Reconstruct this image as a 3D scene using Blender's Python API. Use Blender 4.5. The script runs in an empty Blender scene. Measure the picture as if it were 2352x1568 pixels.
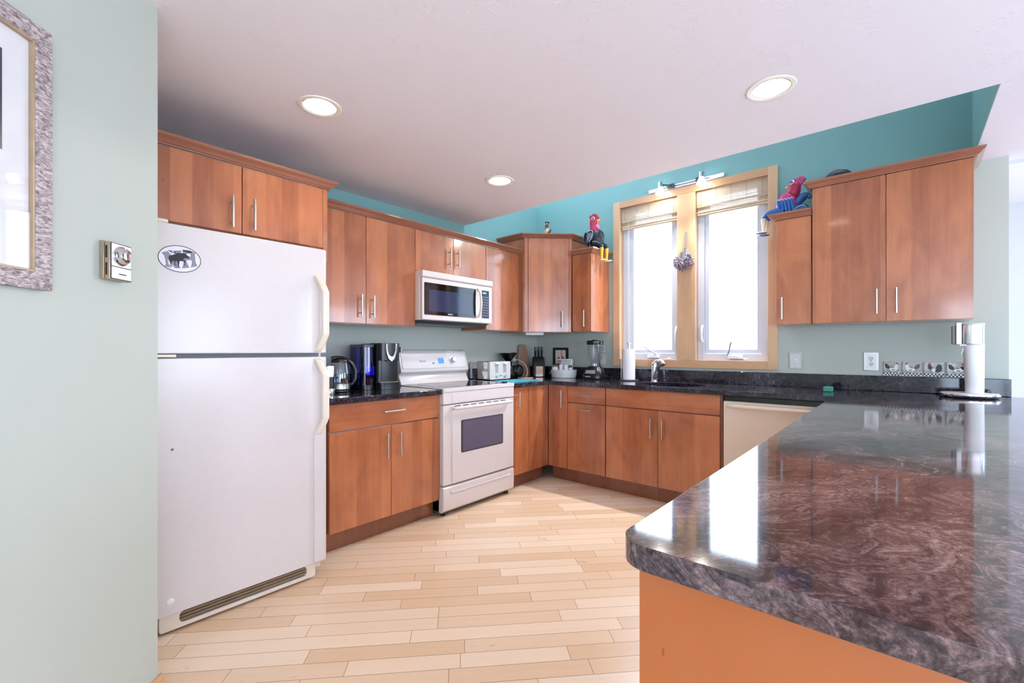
import bpy, bmesh, math, random
from math import pi, sin, cos, radians
from mathutils import Vector, Matrix
from mathutils.geometry import tessellate_polygon
random.seed(7)
SC = bpy.context.scene
COL = SC.collection

# ------------------------------------------------------------------ camera, world, exposure, daylight
cam_d = bpy.data.cameras.new('camera'); cam = bpy.data.objects.new('camera', cam_d); COL.objects.link(cam)
cam.location = (3.1184, -4.0042, 1.1941)
cam.rotation_euler = (pi/2, 0, radians(41.0549))
cam_d.sensor_width = 36; cam_d.lens = 36*1035.91/2352
cam_d.shift_y = 20.13/2352
cam_d.clip_start = .05
SC.camera = cam
SC.view_settings.view_transform = 'Standard'; SC.view_settings.look = 'None'
SC.view_settings.gamma = 1; SC.view_settings.use_curve_mapping = False
SC.view_settings.exposure = 0.72
SC.cycles.max_bounces = 10; SC.cycles.diffuse_bounces = 5; SC.cycles.glossy_bounces = 5
SC.cycles.transmission_bounces = 8; SC.cycles.transparent_max_bounces = 12
SC.cycles.caustics_reflective = False; SC.cycles.caustics_refractive = False
SC.cycles.sample_clamp_indirect = 6
SC.cycles.use_denoising = True

W = bpy.data.worlds.new('sky'); SC.world = W; W.use_nodes = True
bg = W.node_tree.nodes['Background']
bg.inputs['Color'].default_value = (.65, .80, 1.0, 1); bg.inputs['Strength'].default_value = 7.5

def portal(name, loc, size, direction):
    """daylight sampling through an opening in the shell; gives no light of its own"""
    d = bpy.data.lights.new(name, 'AREA'); d.shape = 'RECTANGLE'; d.size, d.size_y = size
    d.cycles.is_portal = True
    o = bpy.data.objects.new(name, d); COL.objects.link(o); o.location = loc
    o.rotation_euler = Vector(direction).to_track_quat('-Z', 'Y').to_euler()
sun_d = bpy.data.lights.new('sun', 'SUN'); sun_d.energy = 8; sun_d.angle = radians(1); sun_d.color = (1, .97, .96)
sun = bpy.data.objects.new('sun', sun_d); COL.objects.link(sun); sun.location = (14, -8, 10)
sun.rotation_euler = Vector((-.75, .35, -.56)).to_track_quat('-Z', 'Y').to_euler()
portal('daylight_portal', (1.31, .16, 1.84), (.60, 1.5), (0, -1, 0))
portal('daylight_portal', (2.03, .16, 1.84), (.60, 1.5), (0, -1, 0))

# ------------------------------------------------------------------ material helpers
def lin(r, g, b):
    f = lambda c: (c/255/12.92 if c/255 <= .04045 else ((c/255+.055)/1.055)**2.4)
    return (f(r), f(g), f(b), 1)

class NT:
    def __init__(s, name):
        s.m = bpy.data.materials.new(name); s.m.use_nodes = True
        s.t = s.m.node_tree; s.b = s.t.nodes['Principled BSDF']; s.out = s.t.nodes['Material Output']
    def n(s, typ, **kw):
        x = s.t.nodes.new(typ)
        for k, v in kw.items():
            if hasattr(x, k): setattr(x, k, v)
        return x
    def l(s, a, b): s.t.links.new(a, b)
    def put(s, sock, v):
        if isinstance(v, bpy.types.NodeSocket): s.l(v, sock)
        else: sock.default_value = v
    def math(s, op, a, b=0.0, c=None, clamp=False):
        x = s.n('ShaderNodeMath', operation=op, use_clamp=clamp)
        s.put(x.inputs[0], a); s.put(x.inputs[1], b)
        if c is not None: s.put(x.inputs[2], c)
        return x.outputs[0]
    def mix(s, f, a, b, blend='MIX'):
        x = s.n('ShaderNodeMix', data_type='RGBA', blend_type=blend)
        s.put(x.inputs[0], f); s.put(x.inputs[6], a); s.put(x.inputs[7], b)
        return x.outputs[2]
    def noise(s, vec, scale, detail=2, rough=.5, dist=0, dim='3D'):
        x = s.n('ShaderNodeTexNoise', noise_dimensions=dim)
        if vec is not None: s.l(vec, x.inputs['Vector'])
        x.inputs['Scale'].default_value = scale; x.inputs['Detail'].default_value = detail
        x.inputs['Roughness'].default_value = rough; x.inputs['Distortion'].default_value = dist
        return x.outputs['Fac']
    def white(s, v):
        x = s.n('ShaderNodeTexWhiteNoise', noise_dimensions='1D'); s.put(x.inputs['W'], v); return x.outputs['Value']
    def ramp(s, f, stops):
        x = s.n('ShaderNodeValToRGB'); e = x.color_ramp.elements
        while len(e) < len(stops): e.new(.5)
        for el, (p, c) in zip(e, stops): el.position = p; el.color = c
        s.l(f, x.inputs[0]); return x.outputs['Color']
    def comb(s, x, y, z):
        c = s.n('ShaderNodeCombineXYZ')
        for i, v in enumerate((x, y, z)): s.put(c.inputs[i], v)
        return c.outputs[0]
    def obj(s): return s.n('ShaderNodeTexCoord').outputs['Object']
    def pos(s): return s.n('ShaderNodeNewGeometry').outputs['Position']
    def sep(s, v):
        x = s.n('ShaderNodeSeparateXYZ'); s.l(v, x.inputs[0]); return x.outputs
    def rnd(s): return s.n('ShaderNodeObjectInfo').outputs['Random']
    def bump(s, h, strength, dist=.01):
        x = s.n('ShaderNodeBump'); x.inputs['Strength'].default_value = strength; x.inputs['Distance'].default_value = dist
        s.l(h, x.inputs['Height']); s.l(x.outputs[0], s.b.inputs['Normal'])
    def set(s, **kw):
        for k, v in kw.items():
            s.put(s.b.inputs[{'color': 'Base Color', 'rough': 'Roughness', 'metal': 'Metallic', 'spec': 'Specular IOR Level', 'coat': 'Coat Weight', 'crough': 'Coat Roughness', 'trans': 'Transmission Weight', 'ecol': 'Emission Color', 'est': 'Emission Strength', 'alpha': 'Alpha', 'ior': 'IOR', 'sub': 'Subsurface Weight'}[k]], v)

def plain(name, c, rough=.5, metal=0, spec=.5, coat=0, est=0, var=.04, vs=30):
    k = NT(name)
    n = k.noise(k.obj(), vs, 3)
    d = tuple(x*(1-var*2) for x in c[:3])+(1,)
    u = tuple(min(1, x*(1+var)) for x in c[:3])+(1,)
    k.set(color=k.mix(n, d, u), rough=rough, metal=metal, spec=spec, coat=coat)
    if est: k.set(ecol=c, est=est)
    return k.m

def wood(name, dark, light, horiz=False, stave=.085, rough=.3, contrast=1.0):
    k = NT(name); x, y, z = k.sep(k.obj()); r = k.math('MULTIPLY', k.rnd(), 37.3)
    xy = k.math('ADD', x, y)
    h, g = (z, xy) if horiz else (xy, z)
    st = k.math('FLOOR', k.math('ADD', k.math('DIVIDE', h, stave), r))
    v1 = k.white(k.math('ADD', st, r))
    v = k.comb(k.math('ADD', k.math('MULTIPLY', h, 26), k.math('MULTIPLY', v1, 50)), r, k.math('MULTIPLY', g, 1.6))
    n1 = k.noise(v, 1.3, 5, .6, .6)
    n2 = k.noise(k.comb(k.math('MULTIPLY', h, 5), r, k.math('MULTIPLY', g, 2.2)), 1.2, 3, .5, 1.2)
    f = k.math('ADD', k.math('MULTIPLY', k.math('SUBTRACT', v1, .5), .34*contrast), .5)
    f = k.math('ADD', f, k.math('MULTIPLY', k.math('SUBTRACT', n1, .5), .45*contrast))
    f = k.math('ADD', f, k.math('MULTIPLY', k.math('SUBTRACT', n2, .5), .8*contrast), clamp=True)
    kn = k.n('ShaderNodeTexVoronoi'); k.l(k.comb(k.math('MULTIPLY', h, 9), r, k.math('MULTIPLY', g, 3)), kn.inputs['Vector']); kn.inputs['Scale'].default_value = .8
    knot = k.math('LESS_THAN', kn.outputs['Distance'], .035)
    c = k.mix(f, dark, light)
    c = k.mix(k.math('MULTIPLY', knot, .55), c, tuple(q*.35 for q in dark[:3])+(1,))
    k.set(color=c, rough=rough, spec=.5, coat=.9, crough=.10)
    return k.m

M = {}
M['wood'] = wood('maple_stained', lin(138, 72, 42), lin(199, 124, 79), contrast=1.35)
M['wood_h'] = wood('maple_stained_horizontal', lin(144, 76, 44), lin(199, 124, 79), True, contrast=1.35)
M['wood_in'] = wood('maple_carcass', lin(112, 60, 40), lin(150, 92, 62))
M['crown'] = wood('maple_crown', lin(132, 80, 60), lin(166, 108, 84), True, 2.0)
M['pine'] = wood('pine_casing', lin(186, 142, 104), lin(214, 178, 140), False, .4, .4)
M['pine_h'] = wood('pine_casing_horizontal', lin(178, 130, 90), lin(208, 166, 124), True, .4, .4)
M['board'] = wood('cutting_board_wood', lin(136, 100, 76), lin(178, 140, 112), False, .05, .55, .5)
M['white'] = plain('appliance_white', lin(216, 209, 208), .22, var=.015)
M['bisque'] = plain('appliance_bisque', lin(230, 218, 202), .25, var=.015)
M['plastic_w'] = plain('white_plastic', lin(235, 235, 235), .35, var=.02)
M['vinyl'] = plain('white_vinyl', lin(200, 204, 214), .4, var=.02)
M['steel'] = plain('brushed_nickel', lin(200, 198, 194), .28, 1, var=.03, vs=80)
M['chrome'] = plain('chrome', lin(225, 228, 232), .08, 1, var=.01)
M['black'] = plain('black_plastic', lin(18, 18, 21), .25)
M['blackm'] = plain('black_matte', lin(24, 23, 24), .5)
M['blackg'] = plain('black_gloss_glass', lin(10, 11, 14), .04, spec=.6)
M['grey'] = plain('grey_plastic', lin(120, 122, 128), .4)
M['dgrey'] = plain('dark_grey', lin(62, 64, 72), .3)
M['lens'] = plain('oven_window', lin(96, 92, 110), .12)
M['mwglass'] = plain('microwave_window', lin(44, 56, 84), .05)
M['navy'] = plain('keypad_navy', lin(24, 30, 60), .25)
M['cyan'] = plain('clock_digits', lin(90, 230, 235), .4, est=.8)
M['bluelcd'] = plain('blue_display', lin(40, 120, 215), .2, est=.5)
M['keywhite'] = plain('key_legends', lin(185, 190, 215), .5)
M['paper'] = plain('paper_white', lin(240, 240, 242), .8, var=.03)
M['red'] = plain('rooster_crimson', lin(176, 42, 78), .45, var=.12, vs=60)
M['magenta'] = plain('rooster_magenta', lin(190, 60, 120), .45, var=.15, vs=40)
M['pink'] = plain('rooster_pink', lin(236, 140, 176), .5)
M['yellow'] = plain('rooster_yellow', lin(238, 182, 36), .4)
M['navyblk'] = plain('rooster_black', lin(24, 30, 46), .4, var=.2, vs=90)
M['teal_p'] = plain('rooster_teal', lin(38, 128, 160), .4)
M['rblue'] = plain('rooster_blue', lin(30, 96, 170), .4, var=.15)
M['cream'] = plain('cream', lin(235, 225, 205), .5)
M['brown'] = plain('brown_ceramic', lin(120, 66, 40), .35, var=.2)
M['tan'] = plain('tan_ceramic', lin(176, 152, 124), .35, var=.15)
M['sponge'] = plain('green_sponge', lin(70, 150, 130), .9, var=.15, vs=200)
M['matteal'] = plain('teal_mat', lin(70, 170, 190), .6, var=.25, vs=14)
M['lav'] = plain('dried_flower', lin(140, 126, 150), .8, var=.4, vs=80)
M['stem'] = plain('dried_stem', lin(110, 110, 112), .8)
M['bulb'] = plain('lit_bulb', (1, .85, .66, 1), .5, est=75, var=0)
M['tglow'] = plain('glowing_bulb_glass', (.85, .94, 1, 1), .3, est=9, var=0)
M['tbulb'] = plain('lit_track_bulb', (1, .95, .88, 1), .5, est=60, var=0)
M['canwhite'] = plain('can_white', lin(245, 240, 230), .4)
M['letter'] = plain('sticker_grey', lin(136, 134, 150), .5)
M['blackink'] = plain('black_ink', lin(9, 8, 9), .5)
M['lilac'] = plain('sticker_white', lin(230, 226, 240), .4)
M['purple'] = plain('reservoir_tint', lin(110, 95, 200), .1)
M['thermo'] = plain('thermostat_gold', lin(176, 158, 134), .35, .6)
M['silver'] = plain('silver_face', lin(210, 210, 212), .3, .5)
M['bounce_ground'] = plain('pale_bounce_ground', lin(214, 214, 208), .9, var=.05, vs=2)  # unseen ground outside, made pale to bounce daylight up to the ceiling

# wall paints
def paint(name, c, two=None):
    k = NT(name); n = k.noise(k.pos(), 3, 3)
    col = k.mix(n, tuple(q*.97 for q in c[:3])+(1,), c)
    if two:
        x, y, z = k.sep(k.pos())
        f = k.math('MULTIPLY', k.math('GREATER_THAN', z, 2.06), k.math('LESS_THAN', x, 3.4361))
        col = k.mix(f, col, two)
    k.set(color=col, rough=.55, spec=.3)
    k.bump(k.noise(k.pos(), 180, 2), .05, .002)
    return k.m
SAGE = lin(185, 193, 183); TEAL = lin(124, 168, 166)
M['sage'] = paint('sage_paint', SAGE)
M['sageteal'] = paint('sage_and_teal_paint', SAGE, TEAL)
M['teal'] = paint('teal_paint', TEAL)
M['farwall'] = paint('pale_wall_paint', lin(214, 216, 220))
def ceiling_mat():
    k = NT('ceiling_texture'); p = k.pos()
    k.set(color=lin(236, 230, 234), rough=.8, spec=.2)
    n = k.noise(p, 24, 3, .5, 1.6)
    h = k.ramp(n, [(.54, (0, 0, 0, 1)), (.58, (1, 1, 1, 1)), (.60, (1, 1, 1, 1)), (.64, (0, 0, 0, 1))])
    m = k.math('GREATER_THAN', k.noise(p, 9, 2), .54)
    k.bump(k.math('MULTIPLY', h, m), .34, .0035)
    return k.m
M['ceil'] = ceiling_mat()

def floor_mat():
    k = NT('maple_floor'); x, y, z = k.sep(k.pos()); a = radians(47.0)
    u = k.math('ADD', k.math('MULTIPLY', x, cos(a)), k.math('MULTIPLY', y, sin(a)))
    v = k.math('SUBTRACT', k.math('MULTIPLY', x, sin(a)), k.math('MULTIPLY', y, cos(a)))
    w = .0835
    vr = k.math('DIVIDE', k.math('SUBTRACT', v, .0490), w); row = k.math('FLOOR', vr); fv = k.math('SUBTRACT', vr, row)
    L = k.math('ADD', .42, k.math('MULTIPLY', k.white(k.math('ADD', row, .3)), .5))
    ur = k.math('DIVIDE', k.math('ADD', u, k.math('MULTIPLY', k.white(row), 3.7)), L); col = k.math('FLOOR', ur); fu = k.math('SUBTRACT', ur, col)
    rid = k.math('ADD', k.math('MULTIPLY', row, 17.31), k.math('MULTIPLY', col, 5.77))
    r = k.white(rid)
    n1 = k.noise(k.comb(k.math('MULTIPLY', u, 3), k.math('MULTIPLY', v, 40), k.math('MULTIPLY', r, 60)), 1, 4, .6, .5)
    n2 = k.noise(k.comb(k.math('MULTIPLY', u, 5), k.math('MULTIPLY', v, 12), k.math('MULTIPLY', r, 90)), 1, 3, .5, 1.5)
    f = k.math('ADD', k.math('MULTIPLY', r, .62), k.math('MULTIPLY', n1, .3))
    c = k.mix(f, lin(218, 182, 144), lin(246, 226, 204))
    kn = k.ramp(n2, [(.70, (0, 0, 0, 1)), (.80, (.5, .5, .5, 1))])
    c = k.mix(kn, c, lin(170, 112, 66))
    dv = k.math('MULTIPLY', k.math('MINIMUM', fv, k.math('SUBTRACT', 1, fv)), w)
    du = k.math('MULTIPLY', k.math('MINIMUM', fu, k.math('SUBTRACT', 1, fu)), L)
    gap = k.math('LESS_THAN', k.math('MINIMUM', dv, du), .0011)
    c = k.mix(k.math('MULTIPLY', gap, .8), c, lin(110, 70, 44))
    k.set(color=c, rough=.30, spec=.4)
    k.bump(k.math('SUBTRACT', 1, gap), .15, .001)
    return k.m
M['floor'] = floor_mat()

def granite_mat():
    k = NT('granite'); p = k.pos(); x, y, z = k.sep(p)
    wv = k.n('ShaderNodeTexNoise'); k.l(p, wv.inputs['Vector']); wv.inputs['Scale'].default_value = 2.4; wv.inputs['Detail'].default_value = 3
    vm = k.n('ShaderNodeVectorMath', operation='MULTIPLY_ADD'); k.l(wv.outputs['Color'], vm.inputs[0]); vm.inputs[1].default_value = (.5, .5, .5); k.l(p, vm.inputs[2])
    qx, qy, qz = k.sep(vm.outputs[0]); a = radians(62)
    s = k.math('ADD', k.math('MULTIPLY', qx, cos(a)), k.math('MULTIPLY', qy, sin(a)))
    t = k.math('SUBTRACT', k.math('MULTIPLY', qx, sin(a)), k.math('MULTIPLY', qy, cos(a)))
    n1 = k.noise(k.comb(k.math('MULTIPLY', s, 24), k.math('MULTIPLY', t, 58), k.math('MULTIPLY', z, 30)), 1, 6, .72, 1.1)
    n2 = k.noise(k.comb(k.math('MULTIPLY', s, 2.2), k.math('MULTIPLY', t, 6), 0.0), 1, 3, .5, .5)
    n3 = k.noise(p, 170, 3, .7)
    f = k.math('ADD', k.math('MULTIPLY', n1, .80), k.math('MULTIPLY', k.math('SUBTRACT', n2, .5), .45))
    f = k.math('ADD', f, k.math('MULTIPLY', k.math('SUBTRACT', n3, .5), .38))
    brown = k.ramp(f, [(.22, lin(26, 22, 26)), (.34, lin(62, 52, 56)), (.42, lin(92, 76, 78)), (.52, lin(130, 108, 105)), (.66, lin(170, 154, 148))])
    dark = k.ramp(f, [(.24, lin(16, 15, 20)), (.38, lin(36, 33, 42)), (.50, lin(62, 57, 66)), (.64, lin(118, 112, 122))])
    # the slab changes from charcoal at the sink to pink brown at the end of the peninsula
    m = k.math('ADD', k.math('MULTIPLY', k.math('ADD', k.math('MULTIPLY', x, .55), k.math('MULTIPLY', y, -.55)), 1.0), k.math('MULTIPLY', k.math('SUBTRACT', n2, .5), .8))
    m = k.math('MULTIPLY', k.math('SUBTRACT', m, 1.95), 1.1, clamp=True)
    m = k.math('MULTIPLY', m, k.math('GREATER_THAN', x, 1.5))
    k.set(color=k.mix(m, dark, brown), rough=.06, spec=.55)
    return k.m
M['granite'] = granite_mat()

def glass_mat(name, tint=(1, 1, 1, 1), refl=.08, rough=0.0):
    k = NT(name); t = k.t; t.nodes.remove(k.b)
    tr = k.n('ShaderNodeBsdfTransparent'); tr.inputs[0].default_value = tint
    gl = k.n('ShaderNodeBsdfGlossy'); gl.inputs['Roughness'].default_value = rough
    lw = k.n('ShaderNodeLayerWeight'); lw.inputs['Blend'].default_value = .5
    fr = k.math('ADD', .04, k.math('MULTIPLY', k.math('POWER', lw.outputs['Facing'], 5.0), .9))
    mx = k.n('ShaderNodeMixShader')
    k.l(k.math('ADD', fr, refl*.2, clamp=True), mx.inputs[0])
    k.l(tr.outputs[0], mx.inputs[1]); k.l(gl.outputs[0], mx.inputs[2]); k.l(mx.outputs[0], k.out.inputs[0])
    return k.m
M['glass'] = glass_mat('window_glass')
M['jar'] = glass_mat('clear_jar', (.9, .93, .95, 1), .2, .02)
M['tank'] = glass_mat('tinted_reservoir', (.42, .40, .68, 1), .15, .03)
M['water'] = glass_mat('water', (.8, .85, .92, 1), .2)

def frame_mat():
    k = NT('weathered_frame'); x, y, z = k.sep(k.obj())
    n = k.noise(k.comb(k.math('MULTIPLY', x, 60), k.math('MULTIPLY', y, 60), k.math('MULTIPLY', z, 160)), 1, 5, .7, .6)
    k.set(color=k.ramp(n, [(.35, lin(96, 84, 84)), (.5, lin(164, 150, 150)), (.62, lin(206, 196, 196))]), rough=.6)
    k.bump(n, .3, .004); return k.m
M['frame'] = frame_mat()
def bamboo_mat():
    k = NT('bamboo'); x, y, z = k.sep(k.obj())
    n = k.noise(k.comb(k.math('MULTIPLY', x, 12), 0.0, k.math('MULTIPLY', z, 240)), 1, 4, .6)
    k.set(color=k.mix(n, lin(150, 124, 98), lin(226, 210, 184)), rough=.6); return k.m
M['bamboo'] = bamboo_mat()
def towel_mat():
    k = NT('paper_towel'); k.set(color=lin(240, 240, 244), rough=.9)
    k.bump(k.noise(k.obj(), 160, 2), .4, .003); return k.m
M['towel'] = towel_mat()

# ------------------------------------------------------------------ mesh helpers
ROOT = {}
def thing(name, label, cat, loc, group=None, rotz=None):
    """Empty at the base of a thing. With rotz the parts are given in its own axes, else in room axes."""
    o = bpy.data.objects.new(name, None); COL.objects.link(o); o.location = loc; o.empty_display_size = .05
    o['label'] = label; o['category'] = cat
    if group: o['group'] = group
    if rotz is not None: o.rotation_euler = (0, 0, rotz)
    ROOT[o] = Vector((0, 0, 0)) if rotz is not None else Vector(loc)
    return o
def tag(o, label, cat, group=None):
    o['label'] = label; o['category'] = cat
    if group: o['group'] = group
    return o

class Frame:
    def __init__(s, o, u, n): s.o, s.u, s.n = Vector(o+(0,)) if len(o) == 2 else Vector(o), Vector(u+(0,)), Vector(n+(0,))
    def p(s, a, d, z): return s.o+s.u*a+s.n*d+Vector((0, 0, z))
STOVE = Frame((0, 0), (0, 1), (1, 0))     # a = y, d = x
SINKW = Frame((0, 0), (1, 0), (0, -1))    # a = x, d = -y
RT = .70710678

class MB:
    def __init__(s): s.bm = bmesh.new()
    def hexa(s, P):
        v = [s.bm.verts.new(p) for p in P]
        for f in ((0, 1, 2, 3), (7, 6, 5, 4), (0, 4, 5, 1), (1, 5, 6, 2), (2, 6, 7, 3), (3, 7, 4, 0)): s.bm.faces.new([v[i] for i in f])
        return s
    def box(s, x0, x1, y0, y1, z0, z1):
        return s.hexa([(x0, y0, z0), (x1, y0, z0), (x1, y1, z0), (x0, y1, z0), (x0, y0, z1), (x1, y0, z1), (x1, y1, z1), (x0, y1, z1)])
    def fbox(s, F, a0, a1, d0, d1, z0, z1):
        return s.hexa([F.p(a0, d0, z0), F.p(a1, d0, z0), F.p(a1, d1, z0), F.p(a0, d1, z0), F.p(a0, d0, z1), F.p(a1, d0, z1), F.p(a1, d1, z1), F.p(a0, d1, z1)])
    def loft(s, rings, cap=True, closed=False):
        R = [[s.bm.verts.new(p) for p in r] for r in rings]; n = len(R[0])
        pairs = list(zip(R, R[1:]))+([(R[-1], R[0])] if closed else [])
        for A, B in pairs:
            for i in range(n): s.bm.faces.new((A[i], A[(i+1) % n], B[(i+1) % n], B[i]))
        if cap and not closed:
            s.bm.faces.new(R[0][::-1]); s.bm.faces.new(R[-1])
        return s
    def lathe(s, c, prof, seg=32, axis=(0, 0, 1), cap=True, sx=1, sy=1):
        c = Vector(c); w = Vector(axis).normalized(); u = w.orthogonal().normalized() if abs(w.z) < .99 else Vector((1, 0, 0)); v = w.cross(u)
        rings = [[c+u*(max(r, 1e-5)*cos(2*pi*i/seg)*sx)+v*(max(r, 1e-5)*sin(2*pi*i/seg)*sy)+w*h for i in range(seg)] for r, h in prof]
        return s.loft(rings, cap)
    def cyl(s, a, b, r, seg=16, r2=None):
        a, b = Vector(a), Vector(b); d = (b-a)
        return s.lathe(a, [(r, 0), (r if r2 is None else r2, d.length)], seg, d)
    def tube(s, pts, r, seg=10, flat=1, cap=True):
        pts = [Vector(p) for p in pts]; rs = r if isinstance(r, (list, tuple)) else [r]*len(pts)
        rings = []; u = None
        for i, p in enumerate(pts):
            t = (pts[min(i+1, len(pts)-1)]-pts[max(i-1, 0)]).normalized()
            u = (t.orthogonal() if u is None else (u-t*u.dot(t))).normalized(); v = t.cross(u)
            rings.append([p+(u*cos(2*pi*k/seg)+v*sin(2*pi*k/seg)*flat)*rs[i] for k in range(seg)])
        return s.loft(rings, cap)
    def ell(s, c, r, seg=20, rot=None):
        c = Vector(c); rings = []
        for j in range(1, 12):
            th = pi*j/12
            rg = [Vector((r[0]*sin(th)*cos(2*pi*k/seg), r[1]*sin(th)*sin(2*pi*k/seg), -r[2]*cos(th))) for k in range(seg)]
            if rot: rg = [rot @ q for q in rg]
            rings.append([c+q for q in rg])
        return s.loft(rings)
    def slab(s, outer, holes, z0, z1, P=lambda x, y, z: (x, y, z)):
        loops = [outer]+list(holes); flat = [q for l in loops for q in l]
        tris = tessellate_polygon([[Vector((x, y, 0)) for x, y in l] for l in loops])
        B = [s.bm.verts.new(P(x, y, z0)) for x, y in flat]; T = [s.bm.verts.new(P(x, y, z1)) for x, y in flat]
        for t in tris:
            s.bm.faces.new([T[i] for i in t]); s.bm.faces.new([B[i] for i in t[::-1]])
        k = 0
        for l in loops:
            n = len(l)
            for i in range(n): s.bm.faces.new((B[k+i], B[k+(i+1) % n], T[k+(i+1) % n], T[k+i]))
            k += n
        return s
    def fprism(s, F, prof, a0, a1):
        """profile of (d, z) swept along the frame's u axis"""
        return s.loft([[F.p(a0, d, z) for d, z in prof], [F.p(a1, d, z) for d, z in prof]])
    def plate(s, F, pts, d0, d1):
        """outline of (a, z) on the frame's face, thickness d0..d1"""
        return s.slab(pts, [], d0, d1, lambda a, z, d: F.p(a, d, z))
    def build(s, name, mat, parent=None, bevel=0, smooth=True, seg=2, ang=40):
        r = parent; off = Vector((0, 0, 0))
        while r is not None:
            if r in ROOT: off = ROOT[r]; break
            r = r.parent
        bmesh.ops.recalc_face_normals(s.bm, faces=s.bm.faces)
        me = bpy.data.meshes.new(name)
        base = off
        if parent is None:
            xs = [v.co for v in s.bm.verts]
            base = Vector(((min(v.x for v in xs)+max(v.x for v in xs))/2, (min(v.y for v in xs)+max(v.y for v in xs))/2, min(v.z for v in xs)))
        for v in s.bm.verts: v.co -= base
        s.bm.to_mesh(me); s.bm.free()
        me.materials.append(M[mat] if isinstance(mat, str) else mat)
        if smooth:
            me.shade_smooth(); me.set_sharp_from_angle(angle=radians(ang))
        o = bpy.data.objects.new(name, me); COL.objects.link(o)
        if parent is None: o.location = base
        else: o.parent = parent
        if bevel:
            b = o.modifiers.new('edge', 'BEVEL'); b.width = bevel; b.segments = seg; b.limit_method = 'ANGLE'; b.angle_limit = radians(30)
        return o

def struct(o): o['kind'] = 'structure'; return o
def copy_tree(o, parent=None):
    c = o.copy(); COL.objects.link(c); c.parent = parent
    for ch in list(o.children): copy_tree(ch, c)
    return c
def text_mb(mb, body, size, place, depth=.0006):
    cu = bpy.data.curves.new('lettering', 'FONT'); cu.body = body; cu.size = size; cu.align_x = 'CENTER'; cu.align_y = 'CENTER'; cu.extrude = depth
    o = bpy.data.objects.new('lettering', cu); COL.objects.link(o)
    me = bpy.data.meshes.new_from_object(o.evaluated_get(bpy.context.evaluated_depsgraph_get()))
    vs = [mb.bm.verts.new(place(*v.co)) for v in me.vertices]
    for p in me.polygons:
        try: mb.bm.faces.new([vs[i] for i in p.vertices])
        except ValueError: pass
    bpy.data.objects.remove(o); bpy.data.curves.remove(cu); bpy.data.meshes.remove(me)
def arc(cx, cy, r, a0, a1, n=8): return [(cx+r*cos(radians(a0+(a1-a0)*i/n)), cy+r*sin(radians(a0+(a1-a0)*i/n))) for i in range(n+1)]
def rrect(x0, x1, z0, z1, r, n=5):
    return arc(x1-r, z0+r, r, -90, 0, n)+arc(x1-r, z1-r, r, 0, 90, n)+arc(x0+r, z1-r, r, 90, 180, n)+arc(x0+r, z0+r, r, 180, 270, n)
def bez(P, n=12):
    out = []
    P = [Vector(p) for p in P]
    for i in range(n+1):
        t = i/n; Q = P[:]
        while len(Q) > 1: Q = [a.lerp(b, t) for a, b in zip(Q, Q[1:])]
        out.append(Q[0])
    return out
def skin(name, mat, verts, edges, radii, parent, sub=2):
    me = bpy.data.meshes.new(name); off = ROOT[parent]
    me.from_pydata([Vector(v)-off for v in verts], edges, []); o = bpy.data.objects.new(name, me); COL.objects.link(o); o.parent = parent
    me.materials.append(M[mat])
    o.modifiers.new('skin', 'SKIN'); sv = me.skin_vertices[0].data
    for i, r in enumerate(radii): sv[i].radius = r if isinstance(r, tuple) else (r, r)
    sv[0].use_root = True
    m = o.modifiers.new('sub', 'SUBSURF'); m.levels = m.render_levels = sub
    o.modifiers['skin'].use_smooth_shade = True
    return o

# ------------------------------------------------------------------ the room
CZ = 2.365; WT = 3.6
H = .914
mb = MB(); mb.box(-.15, 4.3, -8.1, 4.1, -.1, 0); struct(mb.build('floor', 'floor', smooth=False))
mb = MB(); mb.box(4.3, 8.1, -8.1, 4.1, -.1, 0.004); struct(mb.build('floor', plain('pale_bounce_floor', lin(232, 230, 234), .95, var=.03, vs=200), smooth=False))  # unseen dining floor, added pale and cool to bounce light onto the ceiling
def ring(cx, cy, r, n=28): return [(cx+r*cos(2*pi*i/n), cy+r*sin(2*pi*i/n)) for i in range(n)]
LIGHTS = [(1.000, -2.977), (1.008, -1.709), (2.668, -1.725)]
mb = MB(); mb.slab([(0, -8), (8, -8), (8, .12), (3.437, .12), (3.437, -1.10), (0, -1.10)], [ring(x, y, .078) for x, y in LIGHTS], CZ, CZ+.012); struct(mb.build('ceiling', 'ceil', smooth=False))
mb = MB(); mb.slab([(3.47, .0), (8.1, 0), (8.1, 4.1), (3.47, 4.1)], [], 2.95, 3.0); struct(mb.build('ceiling', 'ceil', smooth=False))
# well above the sink: roof, with two added openings to brighten its walls
mb = MB(); mb.slab([(-.12, -1.22), (3.56, -1.22), (3.56, .14), (-.12, .14)], [[(.25, -1.05), (1.2, -1.05), (1.2, -.30), (.25, -.30)], [(2.1, -.36), (3.3, -.36), (3.3, -.11), (2.1, -.11)]], WT, WT+.1); struct(mb.build('ceiling', 'ceil', smooth=False))
portal('daylight_portal', (.725, -.675, WT+.12), (.95, .75), (0, 0, -1))
portal('daylight_portal', (2.7, -.235, WT+.12), (1.2, .25), (0, 0, -1))
mb = MB(); mb.box(0, 3.437, -1.20, -1.10, CZ+.012, WT); struct(mb.build('wall_well_front', 'ceil', smooth=False))  # unseen face, white instead of teal to bounce neutral light in the well
mb = MB(); mb.box(3.437, 3.55, -1.20, 0, CZ+.012, WT); struct(mb.build('wall_well_right', 'teal', smooth=False))
mb = MB(); mb.box(-.12, 0, -3.637, .14, 0, WT); struct(mb.build('wall_left', 'sageteal', smooth=False))
mb = MB()
mb.box(0, .995, 0, .14, 0, WT); mb.box(2.345, 3.59, 0, .14, 0, WT); mb.box(.995, 2.345, 0, .14, 0, 1.085); mb.box(.995, 2.345, 0, .14, 2.595, WT)
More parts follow.
